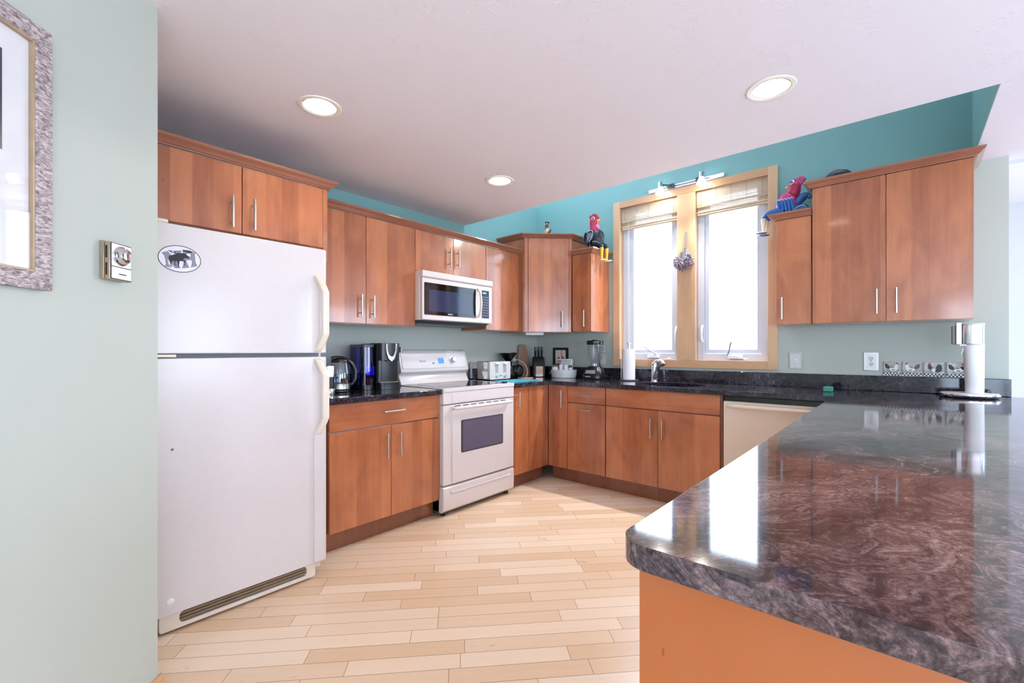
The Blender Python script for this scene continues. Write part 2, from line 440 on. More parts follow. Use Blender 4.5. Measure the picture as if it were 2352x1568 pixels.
struct(mb.build('wall_back', 'sageteal', smooth=False))
# angled wall beside the fridge (45 degrees) and its return
C0 = Vector((1.1908, -3.637, 0)); ANG = Frame((C0.x, C0.y), (RT, -RT), (RT, RT))    # a = distance from the corner
mb = MB(); mb.loft([[(x, y, z) for x, y in ((0, -3.637), (C0.x, C0.y), (3.05, -5.496), (3.05, -8.1), (2.93, -8.1), (2.93, -5.446), (1.14, -3.76), (0, -3.76))] for z in (0, CZ)]); struct(mb.build('wall_angled', 'sage', smooth=False))
mb = MB(); mb.fprism(ANG, [(0.0005, 0), (.014, 0), (.014, .07), (.008, .082), (.0005, .082)], -.013, 2.6); struct(mb.build('baseboard_angled', 'pine_h', smooth=False))
# dining side shell with windows behind the camera
def wall_with_windows(name, F, a0, a1, zt, wins, mat='farwall', th=.12):
    mb = MB(); e = a0; z0, z1 = wins[0][2], wins[0][3]
    for w in wins: mb.fbox(F, e, w[0], -th, 0, 0, zt); mb.fbox(F, w[0], w[1], -th, 0, 0, w[2]); mb.fbox(F, w[0], w[1], -th, 0, w[3], zt); e = w[1]
    mb.fbox(F, e, a1, -th, 0, 0, zt); struct(mb.build(name, mat, smooth=False))
EAST = Frame((8, 0), (0, 1), (-1, 0)); REAR = Frame((0, -8), (1, 0), (0, 1)); NORTH = Frame((0, 4), (1, 0), (0, -1))
EW = [(-6.6, -4.4, .1, 2.15), (-3.6, -1.4, .1, 2.15), (.8, 3.0, .6, 2.3)]; RW = [(3.6, 5.4, .1, 2.15), (5.8, 7.6, .1, 2.15)]
wall_with_windows('wall_right', EAST, -8.1, 4.1, 2.97, EW)
wall_with_windows('wall_rear', REAR, 2.9, 8.1, CZ, RW)
mb = MB(); mb.box(3.47, 8.1, 4, 4.12, 0, 2.97); struct(mb.build('wall_far', 'farwall', smooth=False))
mb = MB(); mb.box(3.47, 3.59, .14, 4, 0, 2.97); struct(mb.build('wall_partition', 'farwall', smooth=False))
mb = MB(); mb.box(3.59, 8, .12, .2, CZ, 2.97); struct(mb.build('wall_header', 'farwall', smooth=False))
wn = 3
for F, ws in ((EAST, EW), (REAR, RW)):
    for (a0, a1, z0, z1) in ws:
        mb = MB()
        for q in ((a0, a0+.06, z0, z1), (a1-.06, a1, z0, z1), (a0+.06, a1-.06, z0, z0+.06), (a0+.06, a1-.06, z1-.06, z1), ((a0+a1)/2-.03, (a0+a1)/2+.03, z0+.06, z1-.06)): mb.fbox(F, q[0], q[1], -.08, -.03, q[2], q[3])
        w = struct(mb.build('window_%d' % wn, 'vinyl', smooth=False)); wn += 1
        c = F.p((a0+a1)/2, -.14, (z0+z1)/2); portal('daylight_portal', c, (a1-a0, z1-z0), F.n)
mb = MB(); mb.box(-30, 40, -30, 40, -.6, -.55); struct(mb.build('ground', 'bounce_ground', smooth=False))

# ------------------------------------------------------------------ kitchen window
mb = MB()
for a0, a1, z0, z1 in ((.963, 1.034, 1.04, 2.632), (2.309, 2.377, 1.04, 2.632), (1.592, 1.750, 1.108, 2.568)): mb.fbox(SINKW, a0, a1, 0.0005, .022, z0, z1)
struct(mb.build('trim_1', 'pine', bevel=.002))
mb = MB()
for a0, a1, z0, z1 in ((1.034, 2.309, 1.04, 1.110), (1.034, 2.309, 2.568, 2.632)): mb.fbox(SINKW, a0, a1, 0.0005, .0215, z0, z1)
struct(mb.build('trim_2', 'pine_h', bevel=.002))
mb = MB()      # jamb liners and sill boards inside the opening
for x0, x1 in ((1.03, 1.595), (1.747, 2.312)):
    mb.box(x0-.02, x0, .0005, .139, 1.09, 2.59); mb.box(x1, x1+.02, .0005, .139, 1.09, 2.59); mb.box(x0, x1, .0005, .139, 1.088, 1.108); mb.box(x0, x1, .0005, .139, 2.570, 2.59)
mb.box(1.616, 1.726, .0005, .139, 1.09, 2.59)
struct(mb.build('trim_3', 'pine', smooth=False))
def kitchen_window(num, x0, x1, g0, g1, latch_x):
    z0, z1 = 1.108, 2.570; gz0, gz1 = 1.200, 2.52
    mb = MB()
    o = rrect(x0, x1, z0, z1, .004, 2)
    mb.slab(o, [rrect(g0-.035, g1+.035, gz0-.035, gz1+.01, .004, 2)], -.12, -.055, lambda a, z, d: (a, -d, z))
    w = struct(mb.build('window_%d' % num, 'vinyl', smooth=False))
    mb = MB(); mb.slab(rrect(g0-.034, g1+.034, gz0-.034, gz1+.009, .004, 2), [rrect(g0, g1, gz0, gz1, .004, 2)], -.112, -.072, lambda a, z, d: (a, -d, z))
    off = w.location.copy(); ROOT[w] = off
    mb.build('sash', 'vinyl', w, bevel=.004)
    mb = MB(); mb.box(g0-.004, g1+.004, .088, .092, gz0-.004, gz1+.004); mb.build('glass_pane', 'glass', w, smooth=False)
    # crank operator
    cx = (g0+g1)/2+.03
    mb = MB(); mb.box(cx-.055, cx+.055, .012, .062, 1.124, 1.150); cb = mb.build('crank_housing', 'plastic_w', w, bevel=.004)
    mb = MB(); kx = cx+.03 if num == 1 else cx-.05; ex = cx-.06 if num == 1 else cx-.025; ez = 1.215 if num == 1 else 1.25
    mb.cyl((kx, .02, 1.150), (kx, .02, 1.162), .011); mb.tube([(kx, .016, 1.158), ((kx+ex)/2, .004, 1.185), (ex, -.004, ez), (ex+(.0 if num == 1 else .012), -.006, ez+.012)], [.007, .006, .006, .008], 10); mb.build('crank_handle', 'steel', w)
    mb = MB(); mb.tube(bez([(latch_x, .058, 1.405), (latch_x, .022, 1.398), (latch_x, .020, 1.31), (latch_x, .026, 1.275), (latch_x, .058, 1.272)], 14), [.010]*6+[.008]*3+[.010]*6, 10); mb.build('latch', 'plastic_w', w)
kitchen_window(1, 1.032, 1.593, 1.137, 1.508, 1.562)
kitchen_window(2, 1.749, 2.310, 1.838, 2.213, 1.786)

def bamboo_blind(x0, x1, label, cordx, cordz):
    t = thing('bamboo_blind', label, 'window blind', ((x0+x1)/2, .03, 2.36), 'bamboo blinds in the kitchen window')
    mb = MB(); random.seed(int(x0*100))
    z = 2.566
    while z > 2.435:
        hgt = random.uniform(.004, .008); dy = random.uniform(-.0015, .0015); mb.box(x0, x1, .010+dy, .0135+dy, z-hgt, z); z -= hgt+.0016
    mb.build('valance', 'bamboo', t, smooth=False)
    mb = MB(); z = 2.45
    while z > 2.385:
        hgt = random.uniform(.004, .008); mb.box(x0+.002, x1-.002, .030, .0335, z-hgt, z); z -= hgt+.0016
    mb.build('slats', 'bamboo', t, smooth=False)
    mb = MB()
    for zc, yy, rr in ((2.377, .032, .013), (2.366, .026, .011), (2.385, .022, .009)): mb.tube([(x0+.002, yy, zc), (x1-.002, yy, zc)], rr, 12)
    mb.build('folded_stack', 'bamboo', t)
    mb = MB(); mb.box(x0+.004, x1-.004, .016, .028, 2.428, 2.439); mb.build('bottom_rail', 'cream', t, smooth=False)
    for i in range(5):
        mb = MB(); xx = x0+.04+(x1-x0-.08)*i/4; mb.box(xx-.001, xx+.001, .0085, .0098, 2.437, 2.566); mb.build('stitching', 'stem', t, smooth=False)
    mb = MB(); mb.tube([(cordx, .018, 2.43), (cordx, .02, cordz)], .0018, 6); mb.build('pull_cord', 'paper', t)
bamboo_blind(1.036, 1.589, 'bamboo blind rolled up at the top of the left window', 1.105, 1.23)
bamboo_blind(1.753, 2.306, 'bamboo blind rolled up at the top of the right window', 2.235, 2.33)
def cord_knot(x0, label):
    mb = MB(); random.seed(int(x0*50)); P = [Vector((x0-.14, .006, 1.112))]
    for i in range(9): P.append(Vector((x0+random.uniform(-.03, .03), random.uniform(-.004, .016), 1.113+random.uniform(0, .022))))
    P.append(Vector((x0+.05, .004, 1.112)))
    Q = []
    for a, b, c in zip(P, P[1:], P[2:]): Q += [((a+b)/2).lerp(b, .5)*.5+((a+b)/2)*.5, b*.7+(a+c)*.15]
    mb.tube(Q, .0022, 6); tag(mb.build('blind_cord', 'paper'), label, 'cord', 'loose blind cords on the sill')
cord_knot(1.505, 'white blind cord bunched on the sill of the left window')
cord_knot(2.15, 'white blind cord lying on the sill of the right window')

# ------------------------------------------------------------------ cabinets
def pull(F, parent, orient, a, z, d, L=.155):
    mb = MB(); r = .0058; so = .030
    if orient == 'v':
        mb.cyl(F.p(a, d+so, z-L/2), F.p(a, d+so, z+L/2), r, 12)
        for dz in (-.048, .048): mb.cyl(F.p(a, d, z+dz), F.p(a, d+so, z+dz), .0042, 8)
    else:
        mb.cyl(F.p(a-L/2, d+so, z), F.p(a+L/2, d+so, z), r, 12)
        for da in (-.048, .048): mb.cyl(F.p(a+da, d, z), F.p(a+da, d+so, z), .0042, 8)
    return mb.build('handle', 'steel', parent)
def door(F, parent, a0, a1, z0, z1, d, grain='v', hd=None, name='door'):
    mb = MB(); g = .0018; mb.fbox(F, a0+g, a1-g, d-.019, d, z0+g, z1-g)
    o = mb.build(name, 'wood_h' if grain == 'h' else 'wood', parent, bevel=.0012)
    if hd: pull(F, o, hd[0], hd[1], hd[2], d)
    return o
CROWN = [(0, 0), (.010, 0), (.012, .005), (.018, .007), (.024, .013), (.036, .026), (.042, .029), (.046, .034), (.046, .043), (0, .043)]
def crown(path, z0, parent=None, name='crown_molding', scale=1):
    """path of (x, y); outward is to the right of travel; mitred corners"""
    P = [Vector((x, y)) for x, y in path]; rings = []
    nr = lambda a, b: Vector(((b-a).y, -(b-a).x)).normalized()
    for i, p in enumerate(P):
        if i == 0: m = nr(P[0], P[1])
        elif i == len(P)-1: m = nr(P[-2], P[-1])
        else:
            n1, n2 = nr(P[i-1], p), nr(p, P[i+1]); m = (n1+n2)/(1+n1.dot(n2))
        rings.append([(p.x+m.x*o*scale, p.y+m.y*o*scale, z0+h*scale) for o, h in CROWN])
    mb = MB(); mb.loft(rings); return mb.build(name, 'crown', parent, ang=25)
def cabinet(label, F, a0, a1, depth, z0, z1, doors, toe=False, name=None, open_top=False):
    base = F.p((a0+a1)/2, depth/2, 0 if toe else z0)
    t = thing(name or ('base_cabinet' if toe else 'wall_cabinet'), label, 'cabinet', base)
    mb = MB()
    if open_top: mb.fbox(F, a0, a1, .003, depth-.020, z0, .69); mb.fbox(F, a0, a1, depth-.04, depth-.020, .69, z1); mb.fbox(F, a0, a0+.018, .003, depth-.04, .69, z1); mb.fbox(F, a1-.018, a1, .003, depth-.04, .69, z1)
    else: mb.fbox(F, a0, a1, .003, depth-.020, z0, z1)
    mb.build('body', 'wood_in' if toe else 'wood', t, smooth=False)
    if toe:
        mb = MB(); mb.fbox(F, a0, a1, .003, .541, 0, z0); mb.build('toe_kick', 'wood_in', t, smooth=False)
    for dd in doors: door(F, t, *dd[:4], depth, *dd[4:])
    return t
UB, UT = 1.3755, 2.1135
ZB, ZT = .1256, .877
# uppers on the stove wall
cabinet('two-door wall cabinet between the fridge and the microwave', STOVE, -2.735, -1.9096, .322, UB, UT,
        [(-2.735, -2.3225, UB, UT, 'v', ('v', -2.369, 1.496)), (-2.3225, -1.9096, UB, UT, 'v', ('v', -2.276, 1.494))])
cabinet('short two-door wall cabinet right above the microwave', STOVE, -1.9090, -1.1461, .322, 1.800, UT,
        [(-1.9090, -1.5276, 1.800, UT, 'v', ('v', -1.577, 1.941)), (-1.5276, -1.1461, 1.800, UT, 'v', ('v', -1.487, 1.946))])
cabinet('one-door wall cabinet just right of the microwave, glared by window light', STOVE, -1.1455, -.7001, .322, UB, UT,
        [(-1.1455, -.7001, UB, UT, 'v', ('v', -1.108, 1.496))])
t = crown([(.322, -2.70), (.322, -.66)], UT, name='crown_molding'); tag(t, 'long crown moulding along the top of the cabinets over the microwave', 'moulding')
# deep cabinet over the fridge
t = cabinet('deep two-door cabinet directly above the white fridge', STOVE, -3.615, -2.747, .62, 1.775, UT,
        [(-3.615, -3.190, 1.775, UT, 'v', ('v', -3.239, 1.873)), (-3.190, -2.775, 1.775, UT, 'v', ('v', -3.141, 1.876))])
mb = MB(); mb.fbox(STOVE, -2.774, -2.747, .600, .618, 1.70, UT); mb.build('face_stile', 'wood', t, bevel=.001)
crown([(.62, -3.63), (.62, -2.747), (.003, -2.747)], UT, t, 'crown')
# corner cabinet with an angled front
DG = Frame((.328, -.615), (RT, RT), (RT, -RT))       # a runs along the angled face (0 .. .464), d outward
DT = 2.283
t = thing('corner_cabinet', 'taller angled corner wall cabinet with one door', 'cabinet', (.25, -.25, UB-.004))
poly = [(.003, -.003), (.003, -.615), (.314, -.615), (.642, -.287), (.642, -.003)]
mb = MB(); mb.slab(poly, [], UB-.004, DT); mb.build('body', 'wood', t, smooth=False)
door(DG, t, .035, .436, UB-.004, DT, .014, 'v', ('v', .362, 1.497))
mb = MB(); mb.fbox(DG, .001, .033, -.004, .010, UB-.004, DT); mb.fbox(DG, .438, .463, -.004, .010, UB-.004, DT); mb.build('face_stile', 'wood', t, smooth=False)
mb = MB(); mb.box(.003, .300, -.699, -.616, UB, UT); mb.build('filler_panel', 'wood_in', t, smooth=False)
crown([(.003, -.622), (.325, -.622), (.650, -.297), (.650, -.003)], DT, t, 'crown')
mb = MB(); mb.slab([(.003, -.003), (.003, -.62), (.32, -.62), (.645, -.295), (.645, -.003)], [], DT+.030, DT+.038); mb.build('top_panel', 'wood_in', t, smooth=False)
mb = MB(); mb.fbox(DG, .02, .20, -.15, -.09, UB-.030, UB-.0042); mb.build('under_light', 'plastic_w', t, bevel=.004)
# narrow cabinet between the corner and the window
t = cabinet('narrow wall cabinet left of the window with a bright glossy side', SINKW, .6925, .9055, .330, UB-.004, 2.110,
        [(.6925, .9055, UB-.004, 2.110, 'v', ('v', .838, 1.496))])
crown([(.6925, -.330), (.9055, -.330), (.9055, -.003)], 2.110, t, 'crown')
mb = MB(); mb.box(.695, .904, -.33, -.003, 2.145, 2.152); mb.build('top_panel', 'wood_in', t, smooth=False)
# right of the window
t = cabinet('narrow wall cabinet just right of the window', SINKW, 2.419, 2.6345, .318, UB, 2.1225, [(2.419, 2.6345, UB, 2.1225, 'v', ('v', 2.462, 1.491))])
crown([(2.419, -.003), (2.419, -.318), (2.6375, -.318)], 2.1225, t, 'crown')
mb = MB(); mb.box(2.42, 2.634, -.318, -.003, 2.157, 2.1645); mb.build('top_panel', 'wood_in', t, smooth=False)
t = cabinet('large two-door wall cabinet at the right end of the back wall', SINKW, 2.640, 3.4172, .331, UB, 2.2985,
        [(2.640, 3.0291, UB, 2.2985, 'v', ('v', 2.984, 1.503)), (3.0291, 3.4172, UB, 2.2985, 'v', ('v', 3.079, 1.503))])
crown([(2.640, -.003), (2.640, -.331), (3.4172, -.331), (3.4172, -.003)], 2.2985, t, 'crown')
mb = MB(); mb.box(2.642, 3.415, -.33, -.003, 2.333, 2.3405); mb.build('top_panel', 'wood_in', t, smooth=False)

# base cabinets
cabinet('base cabinet with one wide drawer between the fridge and the range', STOVE, -2.735, -1.917, .615, ZB, ZT,
        [(-2.735, -1.917, .7165, ZT, 'h', ('h', -2.308, .805), 'drawer'), (-2.735, -2.3164, ZB, .7125, 'v', ('v', -2.357, .587)), (-2.3164, -1.917, ZB, .7125, 'v', ('v', -2.258, .587))], True)
cabinet('narrow corner base cabinet right beside the range, with a plain blind panel', STOVE, -1.145, -.617, .615, ZB, ZT,
        [(-1.145, -.8921, ZB, ZT, 'v', ('v', -1.060, .756)), (-.8921, -.617, ZB, ZT, 'v', None, 'blind_panel')], True)
cabinet('slim one-door base cabinet in the inner corner', SINKW, .6165, .8274, .615, ZB, ZT, [(.6165, .8274, ZB, ZT, 'v', ('v', .778, .754))], True)
cabinet('base cabinet with a drawer over a pull-out, left of the sink cabinet', SINKW, .8294, 1.2092, .615, ZB, ZT,
        [(.8294, 1.2092, .728, ZT, 'h', ('h', 1.0125, .803), 'drawer'), (.8294, 1.2092, ZB, .724, 'v', ('h', 1.0125, .6725), 'pull_out_front')], True)
t = cabinet('wide two-door sink cabinet under the window', SINKW, 1.2112, 2.1412, .615, ZB, ZT,
        [(1.2152, 2.1277, .728, ZT, 'h', None, 'false_front'), (1.2152, 1.6698, ZB, .724, 'v', ('v', 1.620, .586)), (1.6698, 2.1277, ZB, .724, 'v', ('v', 1.712, .5875))], True, open_top=True)
# peninsula base
PX0, PX1, PY = 2.814, 3.42, -3.36
t = thing('peninsula_cabinet', 'long peninsula base cabinet with a plain orange wood end panel', 'cabinet', (3.1, -2.0, 0))
mb = MB(); mb.box(PX0+.02, PX1, PY+.02, -.66, .1, .8775); mb.build('body', 'wood_in', t, smooth=False)
mb = MB(); mb.box(PX0, PX1+.01, PY, PY+.0195, 0, .8775); mb.build('end_panel', wood('maple_end_panel', lin(160, 84, 36), lin(174, 96, 44), False, 3.0, .35, .35), t, bevel=.001)
mb = MB(); mb.box(PX0+.075, PX0+.09, PY+.02, -.66, 0, .1); mb.build('toe_kick', 'wood_in', t, smooth=False)
PEN = Frame((0, 0), (0, 1), (-1, 0))
yy = [-3.335, -2.85, -2.39, -1.93, -1.47, -1.01]
for a, b in zip(yy, yy[1:]): door(PEN, t, a, b, ZB, ZT, -PX0, 'v', ('v', b-.05, .75))

# ------------------------------------------------------------------ worktops
SINKC, SINKR = (1.665, -.345), (.262, .205)
def superell(cx, cy, rx, ry, n=40, e=2.6):
    out = []
    for i in range(n):
        a = 2*pi*i/n; c, s_ = cos(a), sin(a)
        out.append((cx+rx*math.copysign(abs(c)**(2/e), c), cy+ry*math.copysign(abs(s_)**(2/e), s_)))
    return out
hole = superell(*SINKC, *SINKR)
XP, YP = 2.790, -3.396
outer = [(.003, -.003), (.003, -1.145), (.645, -1.145), (.645, -.655), (.655, -.645), (XP-.01, -.645), (XP, -.655)] + arc(XP+.05, YP+.05, .05, 180, 270, 8) + [(3.80, YP), (3.80, -.003)]
t = thing('countertop', 'polished dark granite worktop running round the sink and along the peninsula', 'worktop', (1.7, -.3, .878))
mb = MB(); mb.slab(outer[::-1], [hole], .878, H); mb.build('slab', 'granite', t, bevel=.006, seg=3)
mb = MB(); mb.box(.022, 3.598, -.022, -.002, H+.0003, 1.020); tag(mb.build('backsplash', 'granite', bevel=.003), 'long low granite backsplash under the kitchen window', 'backsplash')
mb = MB(); mb.box(.002, .0215, -1.143, -.003, H+.0003, 1.020); tag(mb.build('backsplash', 'granite', bevel=.003), 'short granite backsplash in the corner behind the toaster', 'backsplash')
t = thing('countertop', 'short dark granite worktop between the fridge and the range', 'worktop', (.3, -2.3, .880))
mb = MB(); mb.box(.003, .645, -2.737, -1.916, .880, .9165); mb.build('slab', 'granite', t, bevel=.006, seg=3)
mb = MB(); mb.box(.002, .022, -2.737, -1.916, .9168, 1.022); tag(mb.build('backsplash', 'granite', bevel=.003), 'granite backsplash behind the kettle and the coffee maker', 'backsplash')

# undermount sink and faucet
t = thing('kitchen_sink', 'dark oval undermount sink set in the granite under the window', 'sink', (SINKC[0], SINKC[1], .70))
rings = []
for f, z in ((1.0, .8775), (1.0, .80), (.97, .74), (.88, .715), (.2, .708)): rings.append([(x, y, z) for x, y in superell(*SINKC, SINKR[0]*f, SINKR[1]*f)])
mb = MB(); mb.loft(rings, cap=False)
mb.build('basin', 'dgrey', t, ang=60)
mb = MB(); mb.lathe((SINKC[0], SINKC[1], .709), [(.045, 0), (.045, .003), (.03, .003), (.028, .001)], 24); mb.build('drain', 'chrome', t)
t = thing('kitchen_faucet', 'chrome single-lever kitchen faucet behind the sink', 'faucet', (1.42, -.105, H))
x, y = 1.42, -.105
mb = MB(); mb.lathe((x, y, H), [(.031, 0), (.031, .006), (.027, .012), (.026, .10), (.0265, .125), (.026, .13)], 28); mb.build('body', 'chrome', t)
mb = MB(); mb.tube(bez([(x+.005, y-.012, H+.03), (x+.05, y-.05, H+.10), (x+.085, y-.11, H+.20), (x+.135, y-.17, H+.185)], 14), [.019]*9+[.019, .0195, .021, .022, .023, .0235], 16); mb.build('spout', 'chrome', t)
mb = MB(); mb.lathe((x+.132, y-.166, H+.186), [(.024, 0), (.025, .008), (.024, .034), (.020, .044)], 20, (.55, -.45, -.75)); mb.build('spray_head', 'steel', t)
mb = MB(); mb.lathe((x, y, H+.131), [(.026, 0), (.026, .02), (.022, .036), (.010, .042)], 24); mb.tube(bez([(x-.005, y+.005, H+.155), (x+.005, y, H+.19), (x+.05, y-.04, H+.198), (x+.085, y-.075, H+.182)], 10), [.017, .016, .014, .012, .010, .009, .008, .008, .008, .007, .007], 12); mb.build('lever', 'chrome', t)

# ------------------------------------------------------------------ refrigerator
FX, FY0, FY1 = .809, -3.600, -2.842
t = thing('refrigerator', 'white top-freezer fridge with an oval moose sticker', 'refrigerator', (.45, -3.22, 0))
mb = MB(); mb.box(.06, .742, FY0+.004, FY1-.004, .03, 1.712); mb.build('body', 'white', t, bevel=.006)
for nm, z0, z1, h0, h1 in (('freezer_door', 1.180, 1.724, 1.185, 1.585), ('fridge_door', .088, 1.160, .755, 1.152)):
    mb = MB()
    prof = [(FY0, .748)]+[(FY0, FX-.035)]+[(FY0+.035-.035*cos(radians(a)), FX-.035+.035*sin(radians(a))) for a in range(15, 90, 15)]+[(FY0+.035, FX)]
    prof += [(FY1-.022, FX)]+[(FY1-.022+.022*sin(radians(a)), FX-.022+.022*cos(radians(a))) for a in range(15, 90, 15)]+[(FY1, FX-.022), (FY1, .748)]
    mb.loft([[(d, y, z) for y, d in prof] for z in (z0, z1)]); dr = mb.build(nm, 'white', t, bevel=.004)
    # moulded handle: an arch of rectangular section standing off the door
    mb = MB(); hy = FY1-.034
    n = 44; rings = []
    for i in range(n+1):
        f = i/n; z = h0+(h1-h0)*f
        e = min(f, 1-f)*22; so = .052*min(1, (e/5.0))**.55 if e > 0 else 0
        yo = hy-.022*(1-min(1, e/5.0)); wdt = .017
        tk = .020+.012*max(0, 1-e/4)
        rings.append([(FX+max(so-tk, -.006), yo-wdt, z), (FX+so+.002, yo-wdt, z), (FX+so+.008, yo, z), (FX+so+.002, yo+wdt, z), (FX+max(so-tk, -.006), yo+wdt, z)])
    mb.loft(rings); mb.build('handle', 'bisque', dr, bevel=.003)
    if nm == 'fridge_door':
        mb = MB(); mb.fbox(STOVE, FY1-.075, FY1-.022, FX-.004, FX+.007, .095, .757); mb.build('handle_trim', 'white', dr, bevel=.003)
        mb = MB(); mb.lathe((FX-.001, -3.522, .146), [(.015, 0), (.013, .004), (.005, .006)], 18, (1, 0, 0)); mb.build('cap', 'plastic_w', dr)
        mb = MB(); mb.lathe((FX-.001, -3.515, .779), [(.006, 0), (.005, .003)], 12, (1, 0, 0)); mb.build('badge_hole', 'grey', dr)
mb = MB(); mb.fbox(STOVE, FY0+.02, FY0+.075, .70, FX-.01, 1.7246, 1.742); mb.build('hinge_cover', 'bisque', t, bevel=.007)
mb = MB(); mb.fbox(STOVE, FY0+.03, FY0+.10, .75, FX-.004, 1.164, 1.177); mb.build('hinge_plate', 'bisque', t, bevel=.003)
mb = MB(); mb.fbox(STOVE, FY0+.02, FY1-.02, .70, .747, 1.150, 1.19); mb.build('door_gasket', 'grey', t)
gr = rrect(FY0+.045, FY1-.055, .012, .082, .012); sl = rrect(FY0+.115, FY1-.10, .030, .078, .018)
mb = MB(); mb.slab(gr, [sl], .755, .785, lambda a, z, d: STOVE.p(a, d, z)); g = mb.build('base_grille', 'bisque', t, bevel=.002)
mb = MB(); mb.fbox(STOVE, FY0+.10, FY1-.09, .748, .757, .02, .084); mb.build('grille_back', 'blackm', g)
for k in range(3):
    mb = MB(); z = .040+k*.014; mb.fprism(STOVE, [(.760, z+.004), (.783, z), (.783, z+.003), (.760, z+.007)], FY0+.116, FY1-.101); mb.build('grille_slat', 'tan', g, smooth=False)
for y in (FY0+.03, FY1-.06):
    mb = MB(); mb.cyl((.70, y, 0), (.70, y, .032), .02); mb.build('foot', 'blackm', t)
# oval sticker on the freezer door
SY, SZ = -3.4894, 1.5794
t = thing('fridge_sticker', 'oval white sticker with black moose and grey NH letters on the freezer door', 'sticker', (FX+.0005, SY, SZ-.055))
def P2(pts): return [(a+SY, z+SZ) for a, z in pts]
def ell2(rx, rz, n=48): return [(SY+.0005+rx*cos(2*pi*i/n), SZ+rz*sin(2*pi*i/n)) for i in range(n)]
mb = MB(); mb.plate(STOVE, ell2(.0735, .0545), FX+.0003, FX+.0011); mb.build('base', 'lilac', t, smooth=False)
mb = MB(); mb.slab(ell2(.0755, .0565), [ell2(.0730, .0538)], FX+.0003, FX+.0016, lambda a, z, d: STOVE.p(a, d, z)); mb.build('border', 'blackink', t, smooth=False)
N_ = [(-0.0625, 0.0182), (-0.0419, 0.0262), (-0.0108, -.0105), (-.0095, .0185), (-.0225, .0262), (-.0225, .0318), (.0062, .0365), (.0005, .0183), (-.0009, -.0133), (-0.0052, -0.0407), (-.0169, -.0408), (-0.0428, -0.006), (-0.0394, -0.0263), (-0.0284, -0.0403), (-0.0520, -0.0376), (-0.0474, -0.0274), (-0.0495, -0.0101), (-0.0532, 0.0058)]
H_ = [(.0087, .0375), (.0255, .0396), (.0232, .0289), (.0237, .0147), (.0390, .0163), (.0371, .0276), (.0340, .0375), (.0443, .0384), (.0560, .0346), (.0532, .0271), (.0563, -.0089), (.0620, -.0173), (.0600, -.0230), (.0386, -.0306), (.0432, -.0119), (.0424, .0007), (.0237, -.0013), (.0243, -.0110), (.0340, -.0320), (.0079, -.0389), (.0125, -.0175), (.0121, .0100), (.0114, .0245)]
mb = MB(); mb.plate(STOVE, P2(N_), FX+.0012, FX+.0016); mb.plate(STOVE, P2(H_), FX+.0012, FX+.0016); mb.build('letters', 'letter', t, smooth=False)
MO = [(-0.039, -0.0018), (-0.0369, 0.0074), (-0.0309, 0.0109), (-0.0216, 0.0145), (-0.013, 0.0206), (-0.0087, 0.0239), (0.0, 0.0248), (0.0114, 0.0261), (0.0211, 0.025), (0.0264, 0.0184), (0.0322, 0.014), (0.0331, 0.0093), (0.029, 0.0055), (0.0228, 0.0067), (0.0184, 0.0076), (0.0175, 0.0043), (0.0118, 0.0023), (0.0122, -0.0024), (0.0184, -0.003), (0.0197, -0.005), (0.0184, -0.0243), (0.0149, -0.0269), (0.0166, -0.0171), (0.0144, -0.0084), (0.0017, -0.0082), (-0.0026, -0.0115), (-0.003, -0.0315), (0.003, -0.0391), (-0.0035, -0.0374), (-0.0061, -0.0309), (-0.0087, -0.0145), (-0.0121, -0.0097), (-0.016, -0.0134), (-0.0156, -0.0239), (-0.0108, -0.0295), (-0.0156, -0.0291), (-0.0186, -0.0222), (-0.0203, -0.0109), (-0.0241, -0.011), (-0.0297, -0.0207), (-0.0292, -0.0321), (-0.0241, -0.0355), (-0.0314, -0.035), (-0.0322, -0.0242), (-0.0348, -0.0162), (-0.0331, -0.0129), (-0.0369, -0.0082)]
A1 = [(-0.0419, 0.0299), (-0.036, 0.0304), (-0.0309, 0.0286), (-0.0314, 0.0338), (-0.0258, 0.0258), (-0.019, 0.0222), (-0.0181, 0.0302), (-0.0143, 0.024), (-0.0121, 0.0207), (-0.0173, 0.0199), (-0.0241, 0.0219), (-0.0326, 0.0247)]
A2 = [(0.0074, 0.0403), (0.0118, 0.0394), (0.0144, 0.042), (0.0175, 0.0393), (0.0197, 0.0413), (0.0219, 0.0395), (0.0255, 0.0426), (0.0273, 0.0399), (0.0326, 0.0413), (0.0344, 0.0395), (0.038, 0.0411), (0.0389, 0.0381), (0.0443, 0.0379), (0.0425, 0.0322), (0.0308, 0.0287), (0.0202, 0.0265), (0.0264, 0.0312), (0.014, 0.0334)]
mb = MB()
for q in (MO, A1, A2): mb.plate(STOVE, P2(q), FX+.0017, FX+.0021)
mb.build('moose', 'blackink', t, smooth=False)

# ------------------------------------------------------------------ range
RY0, RY1, RX = -1.913, -1.149, .657
t = thing('kitchen_range', 'white electric range with black glass cooktop', 'range', (.34, -1.555, 0))
mb = MB(); mb.box(.02, RX-.05, RY0, RY1, .03, .895); mb.build('body', 'white', t, bevel=.004)
mb = MB(); mb.slab(rrect(.02, RX+.004, RY0-.002, RY1+.002, .012), [], .896, .922); ck = mb.build('cooktop_frame', 'white', t, bevel=.007, seg=3)
mb = MB(); mb.slab(rrect(.135, RX-.05, RY0+.045, RY1-.045, .02), [], .9205, .9235); gl = mb.build('cooktop_glass', 'blackg', t, smooth=False)
for bx, by, br in ((.27, -1.74, .09), (.27, -1.37, .075), (.50, -1.74, .075), (.50, -1.37, .10)):
    mb = MB(); mb.slab(ring(bx, by, br, 40), [ring(bx, by, br-.004, 40)], .9236, .9239); mb.build('burner_ring', 'dgrey', gl, smooth=False)
